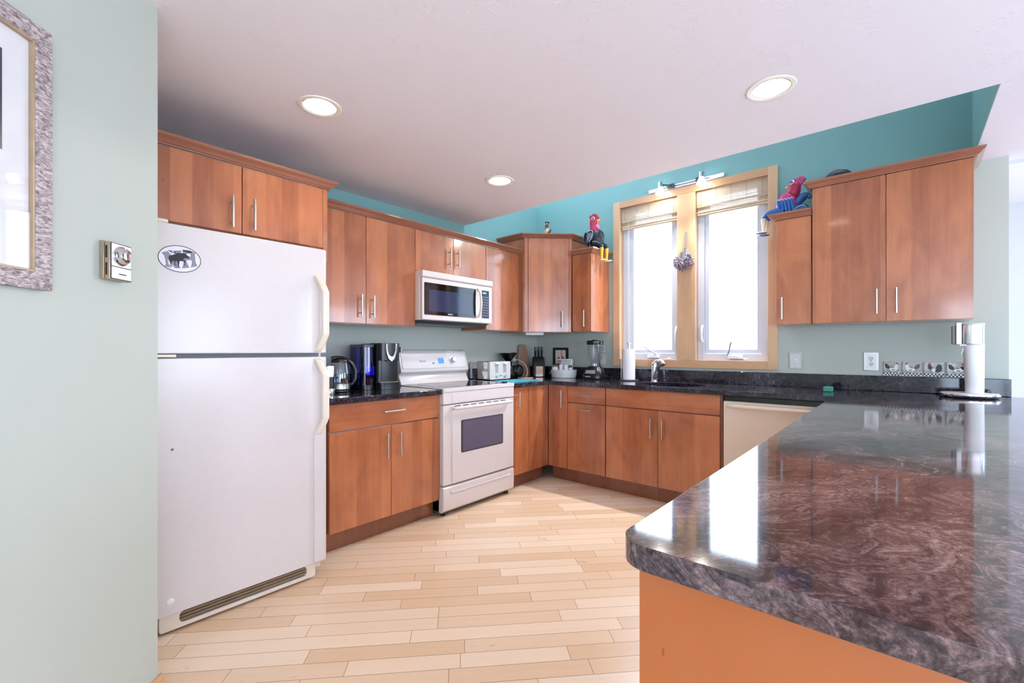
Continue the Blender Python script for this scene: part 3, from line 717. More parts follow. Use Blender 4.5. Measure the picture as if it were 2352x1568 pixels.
mb = MB(); mb.fbox(STOVE, RY0, RY1, RX-.05, RX-.004, .806, .895); cp = mb.build('front_panel', 'white', t, bevel=.004)
mb = MB(); mb.fbox(STOVE, RY0+.078, RY1-.055, RX-.01, RX-.001, .813, .889); mb.build('inset_panel', 'white', cp, bevel=.002)
mb = MB(); mb.fbox(STOVE, RY0, RY1, RX-.05, RX-.006, .226, .800); od = mb.build('oven_door', 'white', t, bevel=.005)
mb = MB(); mb.fbox(STOVE, RY0+.080, RY1-.057, RX-.012, RX+.001, .229, .792); mb.build('door_panel', 'white', od, bevel=.004)
mb = MB(); mb.plate(STOVE, rrect(RY0+.164, RY1-.142, .441, .681, .012), RX, RX+.0025); mb.build('window_border', 'dgrey', od, smooth=False)
mb = MB(); mb.plate(STOVE, rrect(RY0+.180, RY1-.150, .450, .674, .008), RX+.0012, RX+.0035); mb.build('window', 'lens', od, smooth=False)
mb = MB(); mb.tube([STOVE.p(RY0+.068, RX+.036, .777), STOVE.p(RY0+.078, RX+.040, .777), STOVE.p(RY1-.082, RX+.040, .777), STOVE.p(RY1-.072, RX+.036, .777)], [.010, .0135, .0135, .010], 16)
for a in (RY0+.082, RY1-.086): mb.cyl(STOVE.p(a, RX, .775), STOVE.p(a, RX+.036, .777), .011)
mb.build('handle', 'white', od)
for i in range(7):
    mb = MB(); a = RY0+.10+i*.082; mb.fbox(STOVE, a, a+.058, RX-.003, RX+.0018, .786, .7915); mb.build('vent_slot', 'dgrey', od, smooth=False)
mb = MB(); mb.fprism(STOVE, [(.05, .03), (RX-.03, .03), (RX-.006, .05), (RX-.002, .14), (RX-.004, .205), (RX-.015, .216), (.05, .216)], RY0, RY1); dw = mb.build('storage_drawer', 'white', t, bevel=.004)
mb = MB(); mb.tube([STOVE.p(RY0+.068, RX-.004, .186), STOVE.p(RY0+.068, RX-.001, .172), STOVE.p(RY0+.078, RX-.0005, .167), STOVE.p(RY1-.056, RX-.0005, .167), STOVE.p(RY1-.048, RX-.001, .172)], .0045, 8); mb.build('pull_ridge', 'white', dw)
for a in (RY0+.04, RY1-.04):
    for d in (.08, .60):
        mb = MB(); mb.cyl(STOVE.p(a, d, 0), STOVE.p(a, d, .031), .016); mb.build('foot', 'blackm', t)
# backguard
prof = [(.004, .915), (.125, .915), (.105, .945), (.082, .985), (.086, 1.002), (.108, 1.008), (.116, 1.020), (.112, 1.040), (.074, 1.170), (.064, 1.190), (.045, 1.199), (.004, 1.199)]
mb = MB(); mb.fprism(STOVE, prof, RY0+.022, RY1-.012); bgd = mb.build('backguard', 'white', t, bevel=.004, ang=50)
def BG(a, s, o):       # point on the sloped control face, s up the slope 0..1, o outwards
    p0, p1 = Vector((.1115, 1.042)), Vector((.0745, 1.168)); q = p0.lerp(p1, s); nrm = Vector((p1.y-p0.y, p0.x-p1.x)).normalized(); return STOVE.p(a, q.x+nrm.x*o, q.y+nrm.y*o)
def bgplate(a0, a1, s0, s1, o0, o1):
    mb = MB(); mb.hexa([BG(a0, s0, o0), BG(a1, s0, o0), BG(a1, s0, o1), BG(a0, s0, o1), BG(a0, s1, o0), BG(a1, s1, o0), BG(a1, s1, o1), BG(a0, s1, o1)]); return mb
bgplate(RY0+.040, RY1-.030, .0, 1.0, .0002, .001).build('face_border', 'dgrey', bgd, smooth=False)
fp = bgplate(RY0+.043, RY1-.033, .012, .988, .0006, .002).build('control_face', 'white', bgd, smooth=False)
bgplate(-1.50, -1.438, .30, .66, .002, .0032).build('display', 'bluelcd', bgd, smooth=False)
bgplate(-1.565, -1.545, .30, .37, .002, .003).build('button', 'navy', bgd, smooth=False)
mb = MB(); c = BG(-1.335, .52, .002); ax = (BG(0, .5, 1)-BG(0, .5, 0)); mb.lathe(c, [(.031, 0), (.031, .003), (.024, .004), (.022, .026), (.019, .029)], 28, ax); mb.build('knob', 'silver', bgd)
mb = MB(); text_mb(mb, 'BOSCH', .020, lambda x, y, z: BG(-1.665+x, .46+y/.131, .0022+z)); mb.build('brand_lettering', 'navy', bgd, smooth=False)

# ------------------------------------------------------------------ microwave over the range
MX, MY0, MY1, MZ0, MZ1 = .405, -1.9075, -1.1485, 1.424, 1.798
t = thing('microwave_oven', 'white over-the-range microwave with a dark window', 'microwave', (.2, -1.528, MZ0-.03))
mb = MB(); mb.box(.004, MX-.035, MY0, MY1, MZ0, MZ1-.001); mb.build('body', 'bisque', t, bevel=.003)
mb = MB(); mb.fprism(STOVE, [(MX-.036, 1.744), (MX-.006, 1.744), (MX+.004, 1.752), (MX+.004, MZ1-.004), (MX-.036, MZ1-.004)], MY0, MY1); mb.build('top_vent', 'white', t, bevel=.002)
DY = -1.288
mb = MB(); mb.fbox(STOVE, MY0+.002, DY, MX-.034, MX-.002, MZ0+.002, 1.741); md = mb.build('door', 'white', t, bevel=.004)
mb = MB(); mb.fbox(STOVE, DY+.0015, MY1-.002, MX-.034, MX-.004, MZ0+.002, 1.741); pn = mb.build('control_panel', 'white', t, bevel=.004)
mb = MB(); mb.plate(STOVE, rrect(MY0+.020, -1.352, 1.463, 1.706, .006), MX-.0021, MX+.001); mb.build('window_border', 'blackg', md, smooth=False)
mb = MB(); mb.plate(STOVE, rrect(MY0+.060, -1.374, 1.490, 1.655, .004), MX+.0005, MX+.0018); mb.build('window', 'mwglass', md, smooth=False)
mb = MB(); mb.tube(bez([(MX-.004, -1.332, 1.474), (MX+.050, -1.330, 1.470), (MX+.052, -1.330, 1.59), (MX+.050, -1.330, 1.71), (MX-.004, -1.332, 1.706)], 16), .0125, 12, .7); mb.build('handle', 'bisque', md)
mb = MB(); mb.fbox(STOVE, -1.2755, -1.190, MX-.0041, MX-.002, 1.468, 1.705); kp = mb.build('keypad', 'navy', pn, smooth=False)
mb = MB(); 
for i in range(4): mb.fbox(STOVE, -1.266+i*.011, -1.258+i*.011, MX-.0022, MX-.0012, 1.676, 1.688)
mb.build('clock_digits', 'cyan', kp, smooth=False)
mb = MB()
for r in range(8):
    for c in range(4):
        a = -1.270+c*.019; z = 1.648-r*.0225; mb.fbox(STOVE, a, a+.011, MX-.0022, MX-.0013, z, z+.003); mb.fbox(STOVE, a+.002, a+.008, MX-.0022, MX-.0013, z-.007, z-.0045)
mb.build('key_legends', 'keywhite', kp, smooth=False)
mb = MB(); text_mb(mb, 'BOSCH', .015, lambda x, y, z: STOVE.p(-1.630+x, MX+.0013+z, 1.4765+y)); mb.build('brand_lettering', 'paper', md, smooth=False)
mb = MB(); mb.loft([[(.02, MY0+.01, MZ0-.001), (MX-.04, MY0+.01, MZ0-.001), (MX-.04, MY1-.01, MZ0-.001), (.02, MY1-.01, MZ0-.001)], [(.05, MY0+.03, MZ0-.026), (MX-.07, MY0+.03, MZ0-.026), (MX-.07, MY1-.03, MZ0-.026), (.05, MY1-.03, MZ0-.026)]]); mb.build('bottom_plate', 'dgrey', t, smooth=False)

# ------------------------------------------------------------------ dishwasher
t = thing('dishwasher', 'cream dishwasher between the sink cabinet and the peninsula', 'dishwasher', (2.455, -.3, 0))
mb = MB(); mb.fbox(SINKW, 2.145, 2.762, .01, .575, .10, .872); mb.build('body', 'grey', t, smooth=False)
mb = MB(); mb.fbox(SINKW, 2.152, 2.758, .576, .622, .115, .838); d = mb.build('door', 'bisque', t, bevel=.005)
mb = MB(); mb.fbox(SINKW, 2.152, 2.758, .577, .603, .8385, .872); mb.build('control_strip', 'blackg', t, bevel=.002)
P = []
for i in range(15):
    f = i/14; P.append(SINKW.p(2.176+f*.56, .628+.030*sin(pi*f)**.6, .807))
mb = MB(); mb.tube(P, [.011]+[.0135]*13+[.011], 14)
mb.build('handle', 'bisque', d)
mb = MB(); mb.fbox(SINKW, 2.152, 2.758, .50, .535, 0, .0995); mb.build('toe_kick', 'blackm', t, smooth=False)
# cabinet filler between dishwasher and peninsula
mb = MB(); mb.fbox(SINKW, 2.7635, 2.833, .02, .612, .1, .8775); tag(mb.build('filler_panel', 'wood', bevel=.001), 'narrow brown filler panel between the dishwasher and the peninsula', 'panel')

# ------------------------------------------------------------------ ceiling and track lights
for i, (x, y) in enumerate(LIGHTS):
    t = thing('recessed_light', ['lit recessed ceiling light nearest the cabinet over the fridge', 'lit recessed ceiling light farthest back, above the floor before the range', 'lit recessed ceiling light on the right, over the peninsula side'][i], 'ceiling light', (x, y, CZ), 'recessed lights in the white ceiling')
    mb = MB(); mb.lathe((x, y, CZ), [(.098, -.001), (.096, -.005), (.082, -.006), (.0765, -.002), (.0765, .012), (.098, -.0008)], 40, cap=False); mb.build('trim_ring', 'canwhite', t)
    mb = MB(); mb.lathe((x, y, CZ), [(.0765, .004), (.074, .03), (.070, .06), (.066, .085), (.060, .10), (.0, .102)], 40, cap=False); mb.build('reflector', 'canwhite', t)
    mb = MB(); mb.lathe((x, y, CZ), [(.0762, -.002), (.0745, -.004), (.0738, -.002), (.0755, .002)], 40, cap=False); mb.build('inner_edge', 'dgrey', t)
    mb = MB(); mb.lathe((x, y, CZ+.045), [(.001, -.002), (.026, .001), (.042, .010), (.044, .018), (.032, .035), (.014, .05)], 28); mb.build('bulb', 'bulb', t)
t = thing('track_light', 'white wall track with two lit chrome spotlights above the window', 'track light', (1.66, -.02, 2.635))
mb = MB(); mb.box(1.33, 1.985, -.026, -.0005, 2.640, 2.672); tr = mb.build('track', 'plastic_w', t, bevel=.002)
mb = MB(); mb.box(1.40, 1.87, -.0275, -.026, 2.650, 2.661); mb.build('track_slot', 'grey', tr, smooth=False)
for k, (hx, ax) in enumerate(((1.478, 1.545), (1.833, 1.795))):
    mb = MB(); mb.cyl((hx, -.115, 2.655-.012), (hx, -.115, 2.70-.012), .021, 20); hd = mb.build('spot_head', 'chrome', t, bevel=.002)
    mb = MB(); mb.box(ax-.03, ax+.03, -.055, -.0276, 2.638, 2.674); mb.tube([(ax, -.055, 2.656), ((ax+hx)/2, -.085, 2.66), (hx, -.098, 2.668)], [.011, .009, .009], 10); mb.build('adapter', 'dgrey', hd, bevel=.003)
    mb = MB(); mb.lathe((hx, -.115, 2.643), [(.016, 0), (.019, -.01), (.034, -.038), (.038, -.050), (.0385, -.056)], 28, cap=False); mb.build('reflector_bulb', 'tglow', hd)
    mb = MB(); mb.lathe((hx, -.115, 2.588), [(.0375, .002), (.034, -.006), (.018, -.011), (.001, -.012)], 28); mb.build('bulb_face', 'tbulb', hd)
    d = bpy.data.lights.new('track_spot', 'SPOT'); d.energy = 60; d.spot_size = radians(120); d.spot_blend = .7; d.color = (1, .95, .88); d.shadow_soft_size = .03
    o = bpy.data.objects.new('track_spot', d); COL.objects.link(o); o.location = (hx, -.115, 2.570); o.rotation_euler = (radians(-32), 0, 0)

# ------------------------------------------------------------------ left foreground wall: picture and thermostat
t = thing('framed_picture', 'framed print in a weathered grey frame on the left wall', 'picture', ANG.p(4.33-3.414, .01, 1.344))
S0 = 3.414       # distances along the wall are measured from the corner
o0, o1, z0, z1 = 3.815-S0, 4.85-S0, 1.344, 1.992
fw = .042
PO = lambda a, z, d: ANG.p(a, d, z)
for nm, pts in (('frame_side', [(o0, z0), (o0+fw, z0+fw), (o0+fw, z1-fw), (o0, z1)]), ('frame_side', [(o1, z0), (o1-fw, z0+fw), (o1-fw, z1-fw), (o1, z1)]), ('frame_rail', [(o0, z1), (o0+fw, z1-fw), (o1-fw, z1-fw), (o1, z1)]), ('frame_rail', [(o0, z0), (o0+fw, z0+fw), (o1-fw, z0+fw), (o1, z0)])):
    mb = MB(); mb.slab(pts, [], .001, .020, PO); mb.build(nm, 'frame', t, bevel=.002)
mb = MB(); mb.slab([(o0+fw-.004, z0+fw-.004), (o1-fw+.004, z0+fw-.004), (o1-fw+.004, z1-fw+.004), (o0+fw-.004, z1-fw+.004)], [[(o0+fw+.005, z0+fw+.005), (o1-fw-.005, z0+fw+.005), (o1-fw-.005, z1-fw-.005), (o0+fw+.005, z1-fw-.005)]], .004, .017, PO); mb.build('inner_lip', 'tan', t, smooth=False)
mb = MB(); mb.slab([(o0+.03, z0+.03), (o1-.03, z0+.03), (o1-.03, z1-.03), (o0+.03, z1-.03)], [], .002, .006, PO); mat_ = mb.build('mat_board', 'paper', t, smooth=False)
b0, b1, bz0, bz1 = 3.924-S0, 4.74-S0, 1.655, 1.887
mb = MB(); mb.slab([(b0, bz0), (b1, bz0), (b1, bz1), (b0, bz1)], [], .0061, .0075, PO); pr_ = mb.build('print', 'navy', mat_, smooth=False)
k = NT('print_image'); k.set(color=k.ramp(k.noise(k.obj(), 30, 4, .6, 1), [(.35, lin(30, 34, 44)), (.5, lin(120, 170, 165)), (.6, lin(225, 232, 228))]), rough=.5)
mb = MB(); mb.slab([(b0+.012, bz0+.012), (b1-.012, bz0+.012), (b1-.012, bz1-.012), (b0+.012, bz1-.012)], [], .0076, .0082, PO); mb.build('image', k.m, pr_, smooth=False)
mb = MB(); mb.slab([(o0+fw+.006, z0+fw+.006), (o1-fw-.006, z0+fw+.006), (o1-fw-.006, z1-fw-.006), (o0+fw+.006, z1-fw-.006)], [], .011, .013, PO); mb.build('glass', 'glass', t, smooth=False)

a0, a1, z0, z1 = 3.567-S0, 3.652-S0, 1.402, 1.514
t = thing('thermostat', 'silver dial thermostat on the left wall beside the fridge', 'thermostat', ANG.p((a0+a1)/2, .01, z0))
mb = MB(); mb.fbox(ANG, a0+.002, a1-.001, .001, .012, z0+.001, z1); mb.build('back_plate', 'thermo', t, bevel=.001)
mb = MB(); mb.fbox(ANG, a0, a1-.004, .0122, .027, z0, z1-.002); bd = mb.build('body', 'thermo', t, bevel=.0015)
mb = MB(); mb.fbox(ANG, a0+.002, a1-.006, .0268, .0284, z0+.002, z1-.004); fcp = mb.build('border', 'blackm', t, smooth=False)
mb = MB(); mb.fbox(ANG, a0+.004, a1-.008, .0282, .0295, z0+.040, z1-.006); mb.build('face', 'silver', t, smooth=False)
mb = MB(); mb.fbox(ANG, a0+.004, a1-.008, .0282, .0295, z0+.004, z0+.0375); lo = mb.build('lower_face', 'silver', t, smooth=False)
mb = MB(); mb.fbox(ANG, a0+.024, a1-.034, .0296, .0302, z0+.017, z0+.020); mb.build('mark', 'blackm', lo, smooth=False)
c = ANG.p((a0+a1)/2-.002, .0296, z0+.073)
mb = MB(); mb.lathe(c, [(.029, 0), (.029, .0015), (.024, .003), (.022, .009), (.0215, .014), (.0195, .0155), (.001, .0156)], 36, ANG.n); mb.build('dial', 'chrome', t)
for zz in (z0+.012, z0+.062):
    mb = MB(); mb.fbox(ANG, a1-.0042, a1-.0035, .015, .020, zz, zz+.036); mb.build('vent_slot', 'blackm', bd, smooth=False)

# ------------------------------------------------------------------ switches and outlets
def plate(F, a, z, label, kind, cat, metal=True, name=None):
    t = thing(name or ('light_switch' if kind == 's' else 'wall_outlet'), label, cat, F.p(a, .003, z-.061))
    mb = MB(); mb.slab(rrect(a-.040, a+.040, z-.061, z+.061, .004), [rrect(a-.0285, a+.0285, z-.050, z+.050, .002)], .0005, .007, lambda x, y, d: F.p(x, d, y)); mb.build('border', 'steel', t, bevel=.002)
    mb = MB(); mb.fbox(F, a-.029, a+.029, .0005, .0055, z-.0505, z+.0505); mb.build('cover', 'silver' if metal else 'plastic_w', t, smooth=False)
    if kind == 's':
        mb = MB(); mb.fbox(F, a-.005, a+.005, .005, .0062, z-.012, z+.012); mb.hexa([F.p(a-.004, .0055, z-.004), F.p(a+.004, .0055, z-.004), F.p(a+.004, .0055, z+.005), F.p(a-.004, .0055, z+.005), F.p(a-.003, .017, z+.004), F.p(a+.003, .017, z+.004), F.p(a+.003, .016, z+.009), F.p(a-.003, .016, z+.009)]); mb.build('toggle', 'plastic_w', t, smooth=False)
        for dz in (-.03, .03):
            mb = MB(); mb.lathe(F.p(a, .0054, z+dz), [(.003, 0), (.0025, .001)], 10, F.n); mb.build('screw', 'grey', t)
    else:
        for dz in (-.0195, .0195):
            mb = MB(); pts = [(a+.0165*cos(2*pi*i/24), z+dz+max(-.0125, min(.0125, .0165*sin(2*pi*i/24)))) for i in range(24)]
            mb.plate(F, pts, .0054, .0074); r = mb.build('receptacle', 'cream', t, smooth=False)
            mb = MB(); mb.fbox(F, a-.0075, a-.0050, .0074, .0078, z+dz-.003, z+dz+.006); mb.fbox(F, a+.0050, a+.0075, .0074, .0078, z+dz-.002, z+dz+.005); mb.fbox(F, a-.0022, a+.0022, .0074, .0078, z+dz-.0105, z+dz-.0060); mb.build('slots', 'blackm', r, smooth=False)
        mb = MB(); mb.lathe(F.p(a, .0054, z), [(.003, 0), (.0025, .001)], 10, F.n); mb.build('screw', 'grey', t)
    return t
plate(SINKW, 2.492, 1.116, 'toggle light switch in a silver plate right of the window', 's', 'light switch')
plate(SINKW, 2.942, 1.117, 'silver double outlet beside the rooster tiles', 'o', 'outlet')
plate(SINKW, .845, 1.108, 'silver outlet on the back wall behind the blender', 'o', 'outlet')
plate(STOVE, -.410, 1.112, 'outlet on the range wall with a white cord plugged in', 'o', 'outlet')

# rooster tiles
def tile(x0, x1, label, kind):
    z0, z1 = 1.0225, 1.1165; t = thing('rooster_tile', label, 'tile', ((x0+x1)/2, -.004, z0), 'four rooster tiles leaning on the backsplash')
    w = x1-x0
    k = NT('tile_ground'); n = k.noise(k.obj(), 26, 3, .6, .8); k.set(color=k.ramp(n, [(.35, lin(120, 124, 116)), (.5, lin(178, 176, 164)), (.62, lin(196, 190, 176))]), rough=.2)
    mb = MB(); mb.fbox(SINKW, x0, x1, .0005, .007, z0, z1); mb.build('tile_body', k.m, t, bevel=.001)
    mb = MB(); m2 = MB()
    nsq = 11; q = w/nsq
    for r in range(2):
        for c in range(nsq):
            (mb if (r+c) % 2 else m2).fbox(SINKW, x0+c*q, x0+(c+1)*q, .0068, .0074, z0+.002+r*.0085, z0+.002+(r+1)*.0085)
    mb.build('black_checks', 'blackink', t, smooth=False); m2.build('white_checks', 'paper', t, smooth=False)
    X = lambda f: x0+w*f
    Z = lambda f: z0+.022+(z1-z0-.024)*f
    def blob(pts, m, nm, d=.0006):
        mb = MB(); mb.plate(SINKW, [(X(a), Z(b)) for a, b in pts], .0069, .0071+d); mb.build(nm, m, t, smooth=False)
    def oval(cx, cz, rx, rz, m, nm, d=.0006, n=20): blob([(cx+rx*cos(2*pi*i/n), cz+rz*sin(2*pi*i/n)) for i in range(n)], m, nm, d)
    f = (lambda a: 1-a) if kind in (1, 2) else (lambda a: a)
    if kind == 2:
        oval(.52, .30, .13, .16, 'paper', 'painted_body', .0005); blob([(.56, .12), (.62, .62), (.72, .84), (.86, .80), (.92, .5), (.88, .2), (.7, .08)], 'navyblk', 'painted_tail', .0009); blob([(.22, .40), (.20, .78), (.32, .88), (.42, .55), (.38, .32)], 'navyblk', 'painted_neck', .0009)
        oval(.29, .84, .07, .10, 'red', 'painted_comb', .0012)
    else:
        bl = (kind == 3)
        blob([(f(.30), .30), (f(.42), .16), (f(.66), .14), (f(.82), .34), (f(.74), .60), (f(.58), .44), (f(.40), .42)], 'paper', 'painted_body', .0005)
        if bl: blob([(f(.64), .60), (f(.74), .36), (f(.88), .34), (f(.92), .56), (f(.78), .70)], 'navyblk', 'painted_neck', .0009)
        else: blob([(f(.62), .50), (f(.70), .82), (f(.80), .84), (f(.84), .5), (f(.76), .36)], 'paper', 'painted_neck', .0007)
        blob([(f(.36), .34), (f(.20), .36), (f(.10), .50), (f(.08), .86), (f(.22), .80), (f(.36), .56)], 'navyblk' if kind != 1 else 'dgrey', 'painted_tail', .0009)
        oval(f(.77), .86, .06, .09, 'red', 'painted_comb', .0012)
        blob([(f(.44), .24), (f(.64), .20), (f(.66), .26), (f(.52), .32)], 'dgrey', 'painted_wing', .0012)
tile(3.008, 3.100, 'leftmost rooster tile, dark tail on its left', 0)
tile(3.105, 3.201, 'second rooster tile from the outlet, white bird with arching grey tail', 1)
tile(3.212, 3.308, 'third rooster tile, black-necked bird with a big dark tail', 2)
tile(3.320, 3.416, 'last rooster tile, half hidden behind the white soda maker', 3)

# ------------------------------------------------------------------ things on the short worktop
HL = .9166
# mostly hidden brushed appliance at the fridge
cx, cy = .36, -2.632
t = thing('can_opener', 'small black and chrome appliance half hidden behind the fridge edge', 'appliance', (cx, cy, HL))
mb = MB(); mb.lathe((cx, cy, HL), [(.056, 0), (.057, .004), (.057, .030), (.053, .036)], 32); mb.build('base', 'steel', t)
mb = MB(); mb.slab(rrect(cx-.035, cx+.040, cy-.045, cy+.045, .014), [], HL+.036, HL+.185); bo = mb.build('body', 'black', t, bevel=.006)
mb = MB(); mb.slab(rrect(cx-.028, cx+.044, cy-.040, cy+.047, .014), [], HL+.108, HL+.178); mb.build('chrome_panel', 'chrome', t, bevel=.006)
# glass kettle
cx, cy = .27, -2.487
t = thing('electric_kettle', 'glass electric kettle with a black loop handle', 'kettle', (cx, cy, HL))
mb = MB(); mb.lathe((cx, cy, HL), [(.070, 0), (.072, .004), (.070, .014), (.062, .017)], 36); mb.build('power_base', 'black', t)
mb = MB(); mb.lathe((cx, cy, HL), [(.060, .0175), (.066, .022), (.0655, .050), (.066, .056), (.064, .058)], 36); mb.build('lower_band', 'steel', t)
mb = MB(); mb.lathe((cx, cy, HL), [(.066, .0585), (.0675, .08), (.066, .12), (.060, .165), (.053, .200), (.051, .200), (.058, .165), (.064, .12), (.0655, .08), (.064, .060)], 36, cap=False); mb.build('glass_body', 'jar', t)
mb = MB(); mb.lathe((cx, cy, HL), [(.062, .060), (.0645, .08), (.064, .105)], 32); mb.build('water', 'water', t)
mb = MB(); mb.lathe((cx, cy, HL), [(.055, .196), (.056, .204), (.053, .216), (.040, .226), (.001, .229)], 32); mb.build('lid', 'black', t)
mb = MB(); mb.tube(bez([(cx-.03, cy-.045, HL+.222), (cx, cy+.02, HL+.245), (cx+.02, cy+.10, HL+.22), (cx+.02, cy+.145, HL+.12), (cx+.015, cy+.10, HL+.035), (cx+.01, cy+.060, HL+.042)], 20), [.012]*4+[.014]*13+[.011]*4, 12); mb.build('handle', 'black', t)
# pod coffee maker
X0, X1, Y0, Y1 = .075, .345, -2.225, -2.045
t = thing('coffee_maker', 'black pod coffee maker with a purple-lit water tank', 'coffee maker', (.2, -2.16, HL))
mb = MB(); mb.slab(rrect(X0, X1-.03, Y0, Y1, .03), [], HL, HL+.325); bo = mb.build('body', 'black', t, bevel=.01)
mb = MB(); mb.slab(rrect(X0+.05, X1, Y0+.004, Y1-.004, .03), [], HL, HL+.048); mb.build('drip_tray', 'black', t, bevel=.006)
mb = MB(); mb.slab(rrect(X0+.12, X1-.004, Y0+.012, Y1-.012, .028), [], HL+.0481, HL+.052); mb.build('tray_grid', 'chrome', t, smooth=False)
mb = MB(); mb.slab(rrect(X0+.10, X1, Y0+.006, Y1-.006, .036), [], HL+.205, HL+.328); hd = mb.build('brew_head', 'black', t, bevel=.012)
# chrome U shaped handle on the head
yc = (Y0+Y1)/2-.005
out = [(yc-.047, HL+.327), (yc-.044, HL+.27), (yc-.028, HL+.215), (yc, HL+.192), (yc+.028, HL+.215), (yc+.044, HL+.27), (yc+.047, HL+.327)]
inn = [(yc+.033, HL+.327), (yc+.030, HL+.275), (yc+.018, HL+.243), (yc, HL+.232), (yc-.018, HL+.243), (yc-.030, HL+.275), (yc-.033, HL+.327)]
mb = MB(); mb.slab(out+inn, [], X1-.002, X1+.012, lambda a, z, d: (d, a, z)); mb.build('chrome_handle', 'chrome', hd, bevel=.004)
mb = MB(); mb.box(X1-.06, X1+.001, Y1-.0075, Y1-.003, HL+.262, HL+.300); mb.build('display', 'silver', hd, bevel=.002)
for zz in (.250, .236):
    mb = MB(); mb.lathe((X1-.02, Y1-.006, HL+zz), [(.008, 0), (.007, .004)], 14, (.7, .7, 0)); mb.build('button', 'chrome', hd)
mb = MB(); mb.slab(rrect(X0+.02, X1-.05, Y0-.105, Y0-.003, .035), [rrect(X0+.024, X1-.054, Y0-.101, Y0-.007, .032)], HL+.035, HL+.300); mb.build('water_tank', 'tank', t)
mb = MB(); mb.slab(rrect(X0+.02, X1-.05, Y0-.105, Y0-.003, .035), [], HL, HL+.0345); mb.build('tank_base', 'black', t, bevel=.003)
mb = MB(); mb.slab(rrect(X0+.018, X1-.048, Y0-.107, Y0-.002, .036), [], HL+.3005, HL+.318); mb.build('tank_lid', 'dgrey', t, bevel=.006)
mb = MB(); mb.slab(rrect(X0+.026, X1-.056, Y0-.099, Y0-.009, .03), [], HL+.036, HL+.085); mb.build('tank_water', 'water', t)
k = plain('night_light', lin(60, 40, 255), .4, est=6, var=0)
mb = MB(); mb.lathe((X0+.13, Y0-.012, HL+.10), [(.010, 0), (.012, .02), (.010, .06), (.002, .062)], 16); mb.build('night_light', k, t)

# ------------------------------------------------------------------ right of the range
# long toaster
X0, X1, Y0, Y1 = .035, .285, -1.055, -.775
t = thing('toaster', 'white four-slice toaster between the range and the corner', 'toaster', (.16, -.915, H))
mb = MB(); mb.slab(rrect(X0, X1-.02, Y0+.004, Y1-.004, .018), [], H+.014, H+.172); bo = mb.build('body', 'chrome', t, bevel=.008)
mb = MB(); mb.slab(rrect(Y0, Y1, H+.012, H+.176, .012), [], X1-.026, X1, lambda a, z, d: (d, a, z)); fr = mb.build('front_panel', 'white', t, bevel=.005)
mb = MB(); mb.slab(rrect(Y0, Y1, H+.012, H+.176, .012), [], X0-.012, X0+.004, lambda a, z, d: (d, a, z)); mb.build('rear_panel', 'white', t, bevel=.004)
for yc in (-.965, -.855):
    mb = MB(); mb.box(X1-.001, X1+.0012, yc-.022, yc+.022, H+.072, H+.162); mb.build('lever_recess', 'silver', fr, smooth=False)
    mb = MB(); mb.box(X1+.0005, X1+.022, yc-.024, yc+.024, H+.150, H+.164); mb.build('lever', 'plastic_w', fr, bevel=.003)
    mb = MB(); mb.lathe((X1-.001, yc, H+.045), [(.015, 0), (.014, .012), (.010, .014)], 20, (1, 0, 0)); mb.build('knob', 'silver', fr)
mb = MB(); mb.box(X1-.001, X1+.001, -.925, -.895, H+.04, H+.050); mb.build('badge', 'bluelcd', fr, smooth=False)
for yc in (-.985, -.945, -.885, -.845):
    mb = MB(); mb.box(X0+.02, X1-.045, yc-.012, yc+.012, H+.1725, H+.1735); mb.build('slot', 'blackm', t, smooth=False)
for x in (X0+.02, X1-.025):
    for y in (Y0+.03, Y1-.03):
        mb = MB(); mb.cyl((x, y, H), (x, y, H+.014), .012, 12); mb.build('foot', 'dgrey', t)
# pour-over dripper on a carafe behind the toaster
cx, cy = .125, -.625
t = thing('coffee_dripper', 'black cone coffee dripper on a dark carafe behind the toaster', 'coffee dripper', (cx, cy, H))
mb = MB(); mb.lathe((cx, cy, H), [(.058, 0), (.066, .01), (.070, .05), (.062, .10), (.040, .135), (.034, .15), (.040, .165)], 32); mb.build('carafe', 'black', t)
mb = MB(); mb.lathe((cx, cy, H+.166), [(.056, 0), (.056, .005), (.026, .007), (.036, .018), (.088, .080), (.090, .086), (.086, .086), (.034, .020), (.020, .010)], 32); mb.build('cone', 'black', t)
# white cord
mb = MB(); mb.tube(bez([(.012, -.410, 1.095), (.05, -.405, 1.10), (.20, -.375, 1.10), (.20, -.380, .95), (.19, -.40, .9185), (.19, -.45, .9175)], 18), .0032, 8); mb.box(.009, .030, -.422, -.398, 1.082, 1.106); tag(mb.build('power_cord', 'paper'), 'white cord plugged into the outlet on the range wall', 'cord')
# round appliance on its side (grinder) with a dark disc
cx, cy = .105, -.455
t = thing('coffee_grinder', 'small round black grinder beside the standing wooden board', 'grinder', (cx, cy, H))
mb = MB(); mb.lathe((cx-.04, cy, H+.068), [(.055, 0), (.064, .008), (.066, .06), (.058, .070)], 32, (1, 0, 0)); mb.build('drum', 'black', t)
mb = MB(); mb.lathe((cx+.031, cy, H+.068), [(.045, 0), (.040, .004), (.012, .005), (.010, .010)], 28, (1, 0, 0)); mb.build('dial', 'dgrey', t)
mb = MB(); mb.box(cx-.04, cx+.03, cy-.04, cy+.04, H, H+.012); mb.build('foot', 'black', t, bevel=.003)
mb = MB(); mb.slab([(.275+.075*cos(2*pi*i/36), -.535+.085*sin(2*pi*i/36)) for i in range(36)], [], H+.0003, H+.012); tag(mb.build('trivet', 'pine', bevel=.003), 'round wooden trivet lying on the counter by the toaster', 'trivet')
